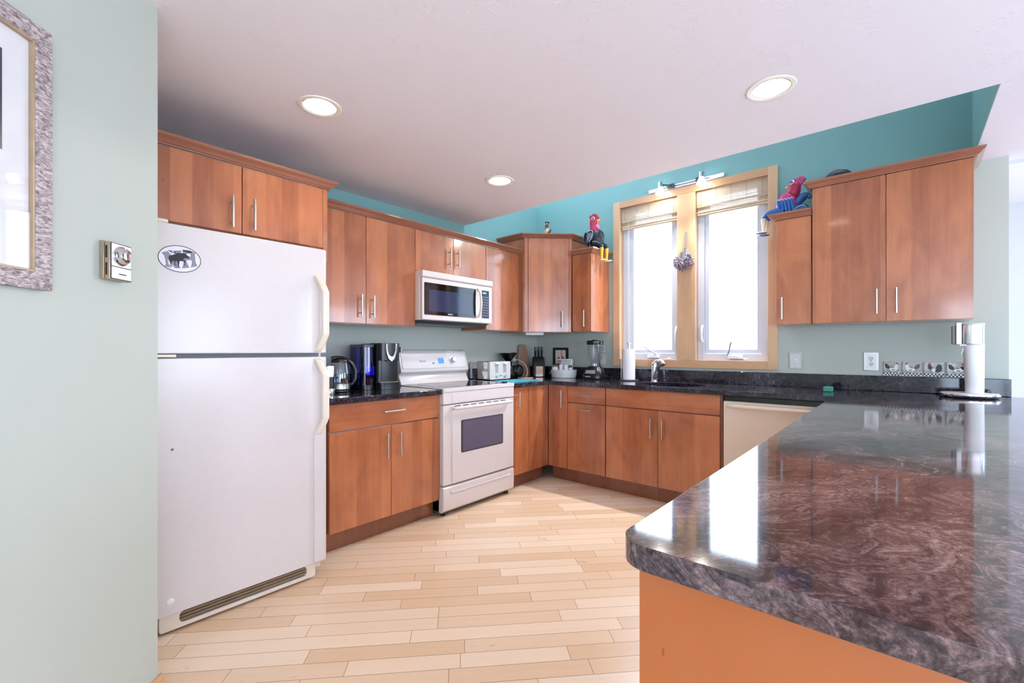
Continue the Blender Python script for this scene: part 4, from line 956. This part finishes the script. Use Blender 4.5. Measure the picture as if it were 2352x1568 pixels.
# tall board leaning on the range wall
yc = -.295
pts = [(yc-.085, 0), (yc+.085, 0), (yc+.088, .09), (yc+.080, .20), (yc+.050, .335), (yc+.030, .345), (yc-.030, .345), (yc-.055, .335), (yc-.080, .20), (yc-.088, .09)]
mb = MB(); mb.slab([(a, z) for a, z in pts], [], 0, .016, lambda a, z, d: (.062+d*1.0-z*.10, a, H+.0006+z*.995)); tag(mb.build('cutting_board', 'board', bevel=.004), 'tall tapered wooden board leaning on the wall in the corner', 'cutting board')
# knife block
cx, cy = .190, -.215
t = thing('knife_block', 'black knife block with three black handles and a pale wood front', 'knife block', (cx, cy, H))
A = radians(45)
uu = Vector((cos(A), sin(A), 0)); nn = Vector((sin(A), -cos(A), 0)); KB = Frame((cx, cy), (cos(A), sin(A)), (sin(A), -cos(A)))
mb = MB(); mb.fprism(KB, [(-.075, .0), (.075, .0), (.075, .085), (.02, .195), (-.035, .215), (-.075, .10)], -.062, .062); v = [setattr(q, 'co', q.co+Vector((0, 0, H))) for q in mb.bm.verts]; mb.build('block', 'blackm', t, bevel=.008)
mb = MB(); mb.fbox(KB, -.036, .036, .0752, .0765, H+.006, H+.112); mb.build('front_face', 'pine', t, smooth=False)
for i, a in enumerate((-.034, 0, .034)):
    b = KB.p(a, -.005, H+.203); e = KB.p(a, .012, H+.315)
    mb = MB(); mb.tube([b, b.lerp(e, .15), b.lerp(e, .6), b.lerp(e, .92), e], [.010, .011, .0125, .013, .007], 12, .75); mb.build('knife_handle', 'black', t)
# small framed rooster picture standing behind the caddy
x0, x1, z0, z1 = .236, .428, H+.1085, H+.31
t = thing('picture_frame', 'small black picture frame with a red rooster leaning at the back wall', 'picture frame', ((x0+x1)/2, -.032, 1.0205))
z0, z1 = 1.0208, 1.222
mb = MB(); mb.slab(rrect(x0, x1, z0, z1, .003), [rrect(x0+.026, x1-.026, z0+.026, z1-.026, .002)], .003, .018, lambda a, z, d: (a, -d, z)); mb.build('frame', 'blackm', t, bevel=.002)
mb = MB(); mb.fbox(SINKW, x0+.02, x1-.02, .004, .008, z0+.02, z1-.02); pc = mb.build('print', 'cream', t, smooth=False)
def picblob(pts, m, nm, d):
    mb = MB(); mb.plate(SINKW, [(x0+(x1-x0)*a, z0+(z1-z0)*b) for a, b in pts], .0081, .0083+d); mb.build(nm, m, pc, smooth=False)
picblob([(.30, .50), (.34, .30), (.50, .24), (.66, .32), (.70, .52), (.60, .58), (.56, .44), (.46, .38), (.38, .52)], 'red', 'painted_rooster', .0004)
picblob([(.54, .40), (.62, .48), (.60, .74), (.64, .84), (.52, .86), (.50, .66)], 'pink', 'painted_neck', .0008)
# white caddy with jars
cx, cy = .478, -.165
t = thing('jar_caddy', 'round white caddy filled with small white jars', 'caddy', (cx, cy, H))
mb = MB(); mb.lathe((cx, cy, H), [(.125, 0), (.131, .004), (.138, .045), (.142, .082), (.138, .082), (.132, .045), (.126, .008)], 44, sy=.82); mb.build('tub', 'plastic_w', t, bevel=.001)
mb = MB(); mb.lathe((cx-.10, cy-.098, H+.052), [(.011, 0), (.010, .002)], 16, (-.55, -.83, 0), sx=1.5); mb.build('label_spot', 'tan', t)
mb = MB(); mb.box(cx-.055, cx+.085, cy+.02, cy+.05, H+.04, H+.192); mb.build('backrest', 'plastic_w', t, bevel=.008)
mb = MB(); mb.box(cx-.055, cx+.085, cy-.035, cy+.021, H+.175, H+.192); mb.build('shelf', 'plastic_w', t, bevel=.006)
for jx, jy, r, hh, lid in ((-.075, -.045, .034, .125, 'grey'), (-.005, -.04, .021, .13, 'paper'), (.05, -.035, .022, .13, 'paper'), (.085, -.005, .018, .12, 'dgrey')):
    jt = thing('jar', {-.075: 'wide white jar with a grey domed lid in the caddy', -.005: 'slim white jar in the middle of the caddy', .05: 'slim white jar right of the middle one in the caddy', .085: 'slim jar with a dark lid at the right side of the caddy'}[jx], 'jar', (cx+jx, cy+jy, H+.009), 'jars in the white caddy')
    mb = MB(); mb.lathe((cx+jx, cy+jy, H+.009), [(r*.9, 0), (r, .005), (r, hh-.03), (r*.92, hh-.024)], 24); mb.build('jar_body', 'paper', jt)
    mb = MB(); mb.lathe((cx+jx, cy+jy, H+.009+hh-.0235), [(r*1.08, 0), (r*1.12, .006), (r*1.0, .016), (r*.5, .022), (.001, .023)], 24); mb.build('lid', lid, jt)
# blender
cx, cy = .862, -.20
t = thing('blender', 'black blender with a clear jar and black lid left of the window', 'blender', (cx, cy, H))
mb = MB(); R4 = []
for (hx, hy, z, yo) in ((.098, .095, 0, 0), (.102, .098, .012, 0), (.098, .094, .05, 0), (.078, .076, .095, .006), (.062, .062, .118, .008), (.060, .060, .124, .008)): R4.append([(x, y, H+z) for x, y in superell(cx, cy+yo, hx, hy, 36, 3.2)])
mb.loft(R4); mb.build('motor_base', 'black', t)
mb = MB(); mb.hexa([(cx-.055, cy-.0935, H+.058), (cx+.055, cy-.0935, H+.058), (cx+.055, cy-.085, H+.058), (cx-.055, cy-.085, H+.058), (cx-.046, cy-.0775, H+.090), (cx+.046, cy-.0775, H+.090), (cx+.046, cy-.07, H+.090), (cx-.046, cy-.07, H+.090)]); mb.build('button_panel', 'grey', t, bevel=.002)
mb = MB(); mb.fbox(SINKW, cx-.045, cx+.012, -(cy-.099), -(cy-.103), H+.028, H+.034); mb.build('brand_strip', 'silver', t, smooth=False)
mb = MB(); mb.lathe((cx, cy+.008, H+.1245), [(.056, 0), (.059, .01), (.056, .03), (.058, .034)], 32); mb.build('collar', 'chrome', t)
def jarring(r, z, n=48): return [(cx+(r*(1+.035*cos(4*2*pi*i/n)))*cos(2*pi*i/n), cy+.008+(r*(1+.035*cos(4*2*pi*i/n)))*sin(2*pi*i/n), H+z) for i in range(n)]
mb = MB(); mb.loft([jarring(.052, .159), jarring(.058, .18), jarring(.068, .25), jarring(.074, .335), jarring(.075, .345), jarring(.071, .345), jarring(.070, .335), jarring(.064, .25), jarring(.054, .18), jarring(.048, .163)], cap=False); jr = mb.build('jar', 'jar', t)
mb = MB(); mb.tube(bez([(cx+.068, cy, H+.325), (cx+.135, cy-.01, H+.33), (cx+.125, cy-.01, H+.20), (cx+.062, cy, H+.205)], 14), .010, 10, .8); mb.build('jar_handle', 'jar', t)
mb = MB(); mb.lathe((cx, cy+.008, H+.3455), [(.079, -.012), (.081, 0), (.081, .022), (.074, .028), (.030, .030), (.028, .036), (.001, .037)], 40); mb.build('lid', 'black', t)
mb = MB(); mb.tube(bez([(cx+.098, cy+.02, H+.02), (cx+.14, cy+.03, H+.055), (cx+.15, cy+.06, H+.004), (cx+.11, cy+.12, H+.0045), (cx+.02, cy+.155, H+.005)], 14), .0038, 8); mb.build('cord', 'black', t)
# paper towels
cx, cy = 1.195, -.150
t = thing('paper_towel_holder', 'upright paper towel holder with a white roll beside the faucet', 'paper towel holder', (cx, cy, H))
mb = MB(); mb.lathe((cx, cy, H), [(.086, 0), (.088, .004), (.086, .010), (.020, .012)], 40); mb.build('base', 'dgrey', t)
mb = MB(); mb.cyl((cx, cy, H+.012), (cx, cy, H+.335), .007); mb.lathe((cx, cy, H+.335), [(.008, 0), (.018, .004), (.018, .012), (.006, .016)], 20); mb.build('post', 'steel', t)
mb = MB(); mb.slab(ring(cx, cy, .056, 40), [ring(cx, cy, .019, 24)], H+.0125, H+.292); mb.build('paper_roll', 'towel', t)
mb = MB(); mb.tube([(cx-.078, cy, H+.01), (cx-.078, cy, H+.285)], .003, 8); mb.build('tension_arm', 'steel', t)
mb = MB(); mb.loft([[(cx-.0563, cy-.0, z), (cx-.050, cy-.030, z), (cx-.062+.01*(1-f), cy-.012, z)] for f, z in ((0, H+.014), (1, H+.290))]); mb.build('loose_sheet', 'towel', t, smooth=False)
# soda maker on the worktop
cx, cy = 3.420, -.210
t = thing('soda_maker', 'slim white soda maker with a chrome head on the worktop', 'soda maker', (cx, cy, H))
mb = MB(); mb.lathe((cx-.015, cy, H), [(.118, .0), (.128, .006), (.132, .016), (.130, .024), (.05, .026)], 48, sy=.78); mb.build('base', 'chrome', t)
mb = MB(); mb.lathe((cx-.015, cy, H+.0245), [(.126, 0), (.124, .004), (.03, .0045)], 48, sy=.78); mb.build('tray', 'plastic_w', t)
mb = MB(); mb.loft([[(x, y, H+z) for x, y in superell(cx+dx, cy, rx, .050, 32, 2.6)] for rx, dx, z in ((.040, .008, .029), (.0405, .008, .08), (.043, .006, .20), (.047, .003, .315))]); mb.build('column', 'plastic_w', t)
mb = MB(); mb.loft([[(x, y, H+z) for x, y in superell(cx, cy-.006, .0505, .058, 32, 2.8)] for z in (.3155, .431)]); hd = mb.build('head', 'chrome', t, bevel=.002)
mb = MB(); mb.loft([[(x, y, H+z) for x, y in superell(cx, cy-.006, .0515, .059, 32, 2.8)] for z in (.4312, .437)]); mb.build('cap', 'plastic_w', t, bevel=.002)
mb = MB(); mb.box(cx-.073, cx-.048, cy-.050, cy+.006, H+.314, H+.446); mb.build('lever_block', 'silver', t, bevel=.003)
mb = MB(); mb.box(cx-.090, cx-.0735, cy-.044, cy+.012, H+.316, H+.424); mb.build('bottle_guard', 'grey', t, bevel=.004)
mb = MB(); mb.tube([(cx-.036, cy-.02, H+.315), (cx-.042, cy-.02, H+.285), (cx-.050, cy-.02, H+.255)], [.008, .006, .0045], 12); mb.box(cx-.058, cx-.020, cy-.042, cy+.0, H+.306, H+.3155); mb.build('nozzle', 'plastic_w', t)
mb = MB(); mb.fbox(SINKW, cx+.012, cx+.030, -(cy-.0645), -(cy-.0652), H+.372, H+.3745); mb.build('brand_strip', 'grey', t, smooth=False)
mb = MB(); mb.box(2.700, 2.752, -.315, -.245, H+.0004, H+.033); tag(mb.build('sponge', 'sponge', bevel=.006), 'small green sponge on the counter by the peninsula corner', 'sponge')
# teal glass mat at the range
pts = [Vector(q) for q in ((.31, -1.055), (.585, -1.110), (.565, -.700), (.33, -.655))]
mb = MB(); mb.slab([(p.x, p.y) for p in pts][::-1], [], H+.0004, H+.0065); tag(mb.build('cutting_mat', 'matteal', bevel=.002), 'teal cutting mat lying on the counter in front of the toaster', 'cutting mat')
# little black spoon rest at the cooktop edge
mb = MB(); mb.lathe((.615, -1.225, .9225), [(.022, 0), (.023, .010), (.020, .013), (.001, .0135)], 20); tag(mb.build('kitchen_gadget', 'black'), 'small black round gadget at the right front edge of the cooktop', 'gadget')

# ------------------------------------------------------------------ on top of the cabinets
# pottery bird figurine
cx, cy, cz = .385, -.32, DT+.0385
t = thing('bird_figurine', 'small brown and tan pottery bird on the corner cabinet', 'figurine', (cx, cy, cz))
mb = MB(); mb.lathe((cx, cy, cz), [(.030, 0), (.040, .008), (.044, .035), (.040, .065), (.026, .088), (.016, .105), (.010, .112)], 24); mb.build('body', 'tan', t)
mb = MB(); mb.lathe((cx-.006, cy, cz+.100), [(.016, 0), (.016, .02), (.019, .040), (.018, .055), (.008, .064)], 20); mb.build('neck', 'brown', t)
mb = MB(); mb.ell((cx-.004, cy, cz+.166), (.026, .024, .007)); mb.build('cap', 'black', t)
mb = MB(); mb.tube([(cx+.030, cy-.02, cz+.055), (cx+.050, cy-.02, cz+.068), (cx+.058, cy-.02, cz+.085)], [.013, .010, .007], 10); mb.build('wing', 'brown', t)
mb = MB(); mb.lathe((cx-.060, cy-.01, cz), [(.018, 0), (.020, .02), (.017, .045)], 18); mb.tube([(cx-.062+.014*cos(a*pi/6), cy-.014, cz+.058+.014*sin(a*pi/6)) for a in range(13)], .004, 8); mb.build('jug', 'teal_p', t)
for dx in (-.012, .010):
    mb = MB(); mb.ell((cx+dx-.002, cy-.017, cz+.150), (.006, .004, .009)); mb.build('eye', 'cream', t)

# seated rooster, left, facing the window
cz = 2.153
t = thing('rooster_figurine', 'crimson-headed black rooster sitting left of the window with yellow legs dangling', 'figurine', (.88, -.20, cz), 'wooden roosters sitting on the cabinets')
Y = -.20
skin('body', 'navyblk', [(.865, Y, 2.205), (.885, Y, 2.25), (.895, Y, 2.30), (.880, Y, 2.345)], [(0, 1), (1, 2), (2, 3)], [(.058, .066), (.068, .080), (.064, .074), .050], t)
skin('neck_and_head', 'red', [(.878, Y, 2.315), (.860, Y, 2.365), (.852, Y, 2.42), (.864, Y, 2.470)], [(0, 1), (1, 2), (2, 3)], [.062, .046, .043, .050], t)
mb = MB(); mb.slab([(.826, 2.452), (.812, 2.470), (.806, 2.490), (.820, 2.500), (.832, 2.497), (.846, 2.510), (.866, 2.512), (.886, 2.502), (.902, 2.482), (.910, 2.458), (.900, 2.450)], [], Y-.012, Y+.012, lambda a, z, d: (a, d, z)); mb.build('comb', 'red', t, bevel=.006)
mb = MB()
for sgn in (-1, 1):
    for k in range(7): mb.tube([(.893+.003*k, Y+sgn*(.046-.001*abs(k-3)), 2.335-k*.014), (.908+.003*k, Y+sgn*(.043-.002*abs(k-3)), 2.327-k*.014)], .0022, 6)
mb.build('chest_feathers', 'lilac', t)
mb = MB(); mb.lathe((.895, Y, 2.438), [(.013, 0), (.010, .014), (.002, .034)], 16, (1, 0, -.12)); mb.lathe((.892, Y, 2.424), [(.009, 0), (.006, .012), (.001, .022)], 12, (.5, 0, -1)); mb.build('beak', 'yellow', t)
mb = MB(); mb.ell((.888, Y, 2.372), (.026, .026, .034)); mb.build('wattle', 'pink', t)
for sgn in (-1, 1):
    mb = MB(); mb.lathe((.866, Y+sgn*.033, 2.456), [(.017, 0), (.016, .004), (.001, .0055)], 22, (0, sgn, 0)); e = mb.build('eye_ring', 'lilac', t)
    mb = MB(); mb.lathe((.868, Y+sgn*.0375, 2.457), [(.009, 0), (.008, .003), (.001, .0035)], 18, (0, sgn, 0)); mb.build('pupil', 'navy', e)
    wp = [(.822, 2.328), (.842, 2.338), (.868, 2.336), (.880, 2.322), (.878, 2.292), (.862, 2.258), (.838, 2.228), (.814, 2.208), (.808, 2.25)]
    mb = MB(); mb.slab(wp, [], Y+sgn*.050, Y+sgn*.064, lambda a, z, d: (a, d, z)); w = mb.build('wing', 'navyblk', t, bevel=.005)
    mb = MB()
    for k in range(4):
        xx = .822+k*.014; mb.tube([(xx+.004, Y+sgn*.0645, 2.318-k*.001), (xx+.001, Y+sgn*.0655, 2.275), (xx-.004+k*.004, Y+sgn*.0645, 2.228+k*.010)], [.0014, .002, .0012], 6)
    mb.tube([(a, Y+sgn*.0625, z) for a, z in wp[:7]], .0022, 6); mb.build('wing_stripes', 'lilac', w)
    yo = Y+sgn*.040; dz = -.006 if sgn < 0 else .006
    kx = .962+(.008 if sgn > 0 else 0)
    mb = MB(); mb.tube(bez([(.875, yo, 2.215), (.91, yo, 2.212), (.945, yo, 2.200), (kx+.003, yo, 2.182), (kx, yo, 2.160)], 12), [.030, .030, .029, .028, .027, .026, .025, .024, .023, .022, .020, .019, .017], 14); mb.build('thigh', 'navyblk', t)
    mb = MB(); mb.lathe((kx, yo, 2.165), [(.018, 0), (.016, -.02), (.010, -.095), (.008, -.118)], 18); mb.build('leg', 'yellow', t)
    mb = MB(); mb.ell((kx+.016, yo, 2.044), (.044, .024, .007)); mb.build('foot', 'cream', t)
for k, (P, wd) in enumerate((([(.835, 2.205), (.815, 2.30), (.790, 2.372), (.755, 2.365), (.745, 2.30), (.752, 2.255)], .016), ([(.835, 2.200), (.805, 2.28), (.785, 2.34), (.768, 2.33), (.768, 2.27), (.775, 2.225)], .015), ([(.835, 2.195), (.810, 2.25), (.795, 2.285), (.785, 2.25), (.790, 2.20), (.792, 2.165)], .014))):
    C_ = bez([(a, Y, z) for a, z in P], 16); r = [wd*(.6+.6*sin(pi*min(1, i/14)))+.003 for i in range(17)]
    mb = MB(); mb.tube(C_, r, 12, .6); f = mb.build('tail_feather', 'navyblk', t)
    for sgn in (-1, 1):
        mb = MB(); mb.tube([p+Vector((-.004, sgn*r[i]*.62, .003)) for i, p in enumerate(C_)][2:], .0026, 6); mb.build('feather_edge', 'teal_p', f)

# seated rooster, right, facing the window from the other side
Y = -.185; cz = 2.165
t = thing('rooster_figurine', 'magenta rooster with fluted blue wings sitting right of the window', 'figurine', (2.46, Y, cz), 'wooden roosters sitting on the cabinets')
skin('body', 'magenta', [(2.485, Y, 2.215), (2.460, Y, 2.255), (2.470, Y, 2.300), (2.505, Y, 2.335)], [(0, 1), (1, 2), (2, 3)], [(.062, .075), (.068, .085), (.058, .068), .050], t)
skin('neck_and_head', 'red', [(2.492, Y, 2.305), (2.518, Y, 2.360), (2.508, Y, 2.418)], [(0, 1), (1, 2)], [.056, .044, .052], t)
mb = MB(); mb.slab([(2.478, 2.412), (2.484, 2.424), (2.500, 2.424), (2.512, 2.438), (2.530, 2.434), (2.548, 2.444), (2.572, 2.440), (2.586, 2.424), (2.574, 2.410), (2.556, 2.386), (2.530, 2.392), (2.505, 2.402)], [], Y-.013, Y+.013, lambda a, z, d: (a, d, z)); mb.build('comb', 'magenta', t, bevel=.005)
mb = MB(); mb.lathe((2.484, Y, 2.388), [(.013, 0), (.010, .012), (.001, .032)], 16, (-1, 0, -.08)); mb.build('beak', 'yellow', t)
mb = MB(); mb.ell((2.487, Y, 2.362), (.017, .022, .026)); mb.build('wattle', 'pink', t)
for sgn in (-1, 1):
    mb = MB(); mb.lathe((2.505, Y+sgn*.040, 2.404), [(.018, 0), (.016, .004), (.001, .005)], 22, (0, sgn, 0), sy=.6); e = mb.build('eye_ring', 'lilac', t)
    mb = MB(); mb.lathe((2.503, Y+sgn*.0445, 2.404), [(.009, 0), (.007, .002), (.001, .003)], 18, (0, sgn, 0)); mb.build('pupil', 'rblue', e)
    mb = MB()
    for k in range(5):
        xx = 2.422+k*.021; mb.tube([(xx-.004, Y+sgn*.050, 2.288), (xx, Y+sgn*.056, 2.265), (xx+.004, Y+sgn*.054, 2.225), (xx+.008, Y+sgn*.048, 2.185)], [.006, .012, .012, .007], 10)
    w = mb.build('wing', 'rblue', t)
    mb = MB()
    for k in range(5):
        xx = 2.422+k*.021; mb.tube([(xx-.012, Y+sgn*.060, 2.282), (xx-.002, Y+sgn*.066, 2.292), (xx+.008, Y+sgn*.060, 2.282)], .0022, 6)
    mb.build('wing_scallops', 'lilac', w)
    yo = Y+sgn*.038
    mb = MB(); mb.tube(bez([(2.455, yo, 2.208), (2.40, yo, 2.215), (2.355, yo, 2.208), (2.325, yo, 2.198), (2.322, yo, 2.170)], 12), [.030, .030, .029, .028, .026, .025, .024, .023, .022, .021, .019, .018, .017], 14); mb.build('thigh', 'rblue', t)
    mb = MB(); mb.lathe((2.322, yo, 2.176), [(.019, 0), (.017, -.02), (.011, -.080), (.012, -.097)], 18); mb.build('leg', 'cream', t)
    mb = MB(); mb.ell((2.308, yo, 2.074), (.040, .026, .008)); mb.build('foot', 'cream', t)
    mb = MB(); mb.ell((2.308, yo, 2.0685), (.037, .024, .0065)); mb.build('sole', 'rblue', t)
for k, (P, wd) in enumerate((([(2.500, 2.205), (2.530, 2.26), (2.560, 2.31), (2.598, 2.318), (2.612, 2.28)], .026), ([(2.505, 2.195), (2.535, 2.225), (2.565, 2.24), (2.590, 2.225), (2.600, 2.195)], .020))):
    C_ = bez([(a, Y, z) for a, z in P], 12); r = [wd*(.5+.6*sin(pi*min(1, i/11)))+.003 for i in range(13)]
    mb = MB(); mb.tube(C_, r, 12, .55); f = mb.build('tail_feather', 'teal_p' if k else 'rblue', t)
    for sgn in (-1, 1):
        mb = MB(); mb.tube([p+Vector((-.006, sgn*r[i]*.5, .008)) for i, p in enumerate(C_)][1:], .004, 6); mb.build('feather_edge', 'lilac', f)
# dark woven bundle on the big cabinet
cx, cy, cz = 2.775, -.20, 2.3408
t = thing('wicker_basket', 'dark woven basket showing over the crown of the large right cabinet', 'basket', (cx, cy, cz))
mb = MB(); mb.lathe((cx, cy, cz), [(.070, 0), (.085, .02), (.080, .05), (.055, .075), (.02, .088), (.001, .089)], 28, sy=.8); mb.build('body', 'blackm', t)
mb = MB()
for k in range(6):
    a = k*pi/6; mb.tube([(cx+.083*cos(a)*f, cy+.068*sin(a)*f, cz+.012+.083*(1-f*f)) for f in (-1, -.7, -.35, 0, .35, .7, 1)], .006, 8)
mb.build('weave', 'grey', t)

# ------------------------------------------------------------------ dried flowers on the mullion
random.seed(21)
cx = 1.672
t = thing('dried_flowers', 'bunch of dried lavender flowers hung upside down between the windows', 'dried flowers', (cx, -.035, 1.88))
mb = MB(); mb.tube([(cx+.002, -.026, 2.232), (cx+.002, -.030, 2.16), (cx-.004, -.034, 2.085)], [.007, .008, .010], 8); mb.build('stems', 'stem', t)
mb = MB(); m2 = MB()
for i in range(95):
    a = random.uniform(-1, 1); L = random.uniform(.07, .20)*(1-.25*abs(a)); px, pz = cx-.008+a*.100*(L/.15)**.7, 2.085-L
    py = -.036-random.uniform(0, .045)
    mb.tube([(cx-.004, -.034, 2.10-random.uniform(0, .03)), ((cx+px)/2+.004, (py-.03)/2-.002, (2.085+pz)/2+.012), (px, py, pz)], .0012, 5, cap=False)
    for k in range(3): m2.ell((px+random.uniform(-.008, .008), py+random.uniform(-.008, .008), pz+random.uniform(-.012, .012)), (.0056, .0056, .0075), 6)
mb.build('stalks', 'stem', t); m2.build('blossoms', 'lav', t)

# ------------------------------------------------------------------ outdoors
random.seed(5)
M['leaf'] = plain('pale_leaf', lin(96, 158, 158), .8, var=.25)
M['bark'] = plain('bark', lin(150, 140, 130), .9)
def tree(x, y, h, r, n, label):
    t = thing('garden_tree', label, 'tree', (x, y, -.55), 'sunlit trees outside the window')
    mb = MB(); mb.tube([(x, y, -.55), (x+.05, y, h*.4), (x-.03, y, h*.9)], [.07, .05, .015], 10); mb.build('trunk', 'bark', t)
    mb = MB()
    for i in range(n):
        th = random.uniform(0, 2*pi); z = random.uniform(.15, 1)*h; rr = r*(1.1-z/h)*random.uniform(.3, 1)+.05
        c = Vector((x+rr*cos(th), y+rr*sin(th), z)); s = random.uniform(.014, .040)
        for k in range(4):
            d = Vector((random.uniform(-1, 1), random.uniform(-1, 1), random.uniform(-1, .3))).normalized(); e = d.orthogonal().normalized()*s*.45; q = c+Vector((random.uniform(-s, s), random.uniform(-s, s), random.uniform(-s, s)))*2
            mb.bm.faces.new([mb.bm.verts.new(p) for p in (q, q+d*s*.6+e, q+d*s*1.4, q+d*s*.6-e)])
    mb.build('foliage', 'leaf', t, smooth=False)
tree(-2.6, 7.5, 3.4, 1.3, 75, 'pale leafy tree outside the left window pane')
tree(.3, 7.0, 3.0, 1.1, 80, 'pale leafy tree at the right edge of the right window pane')
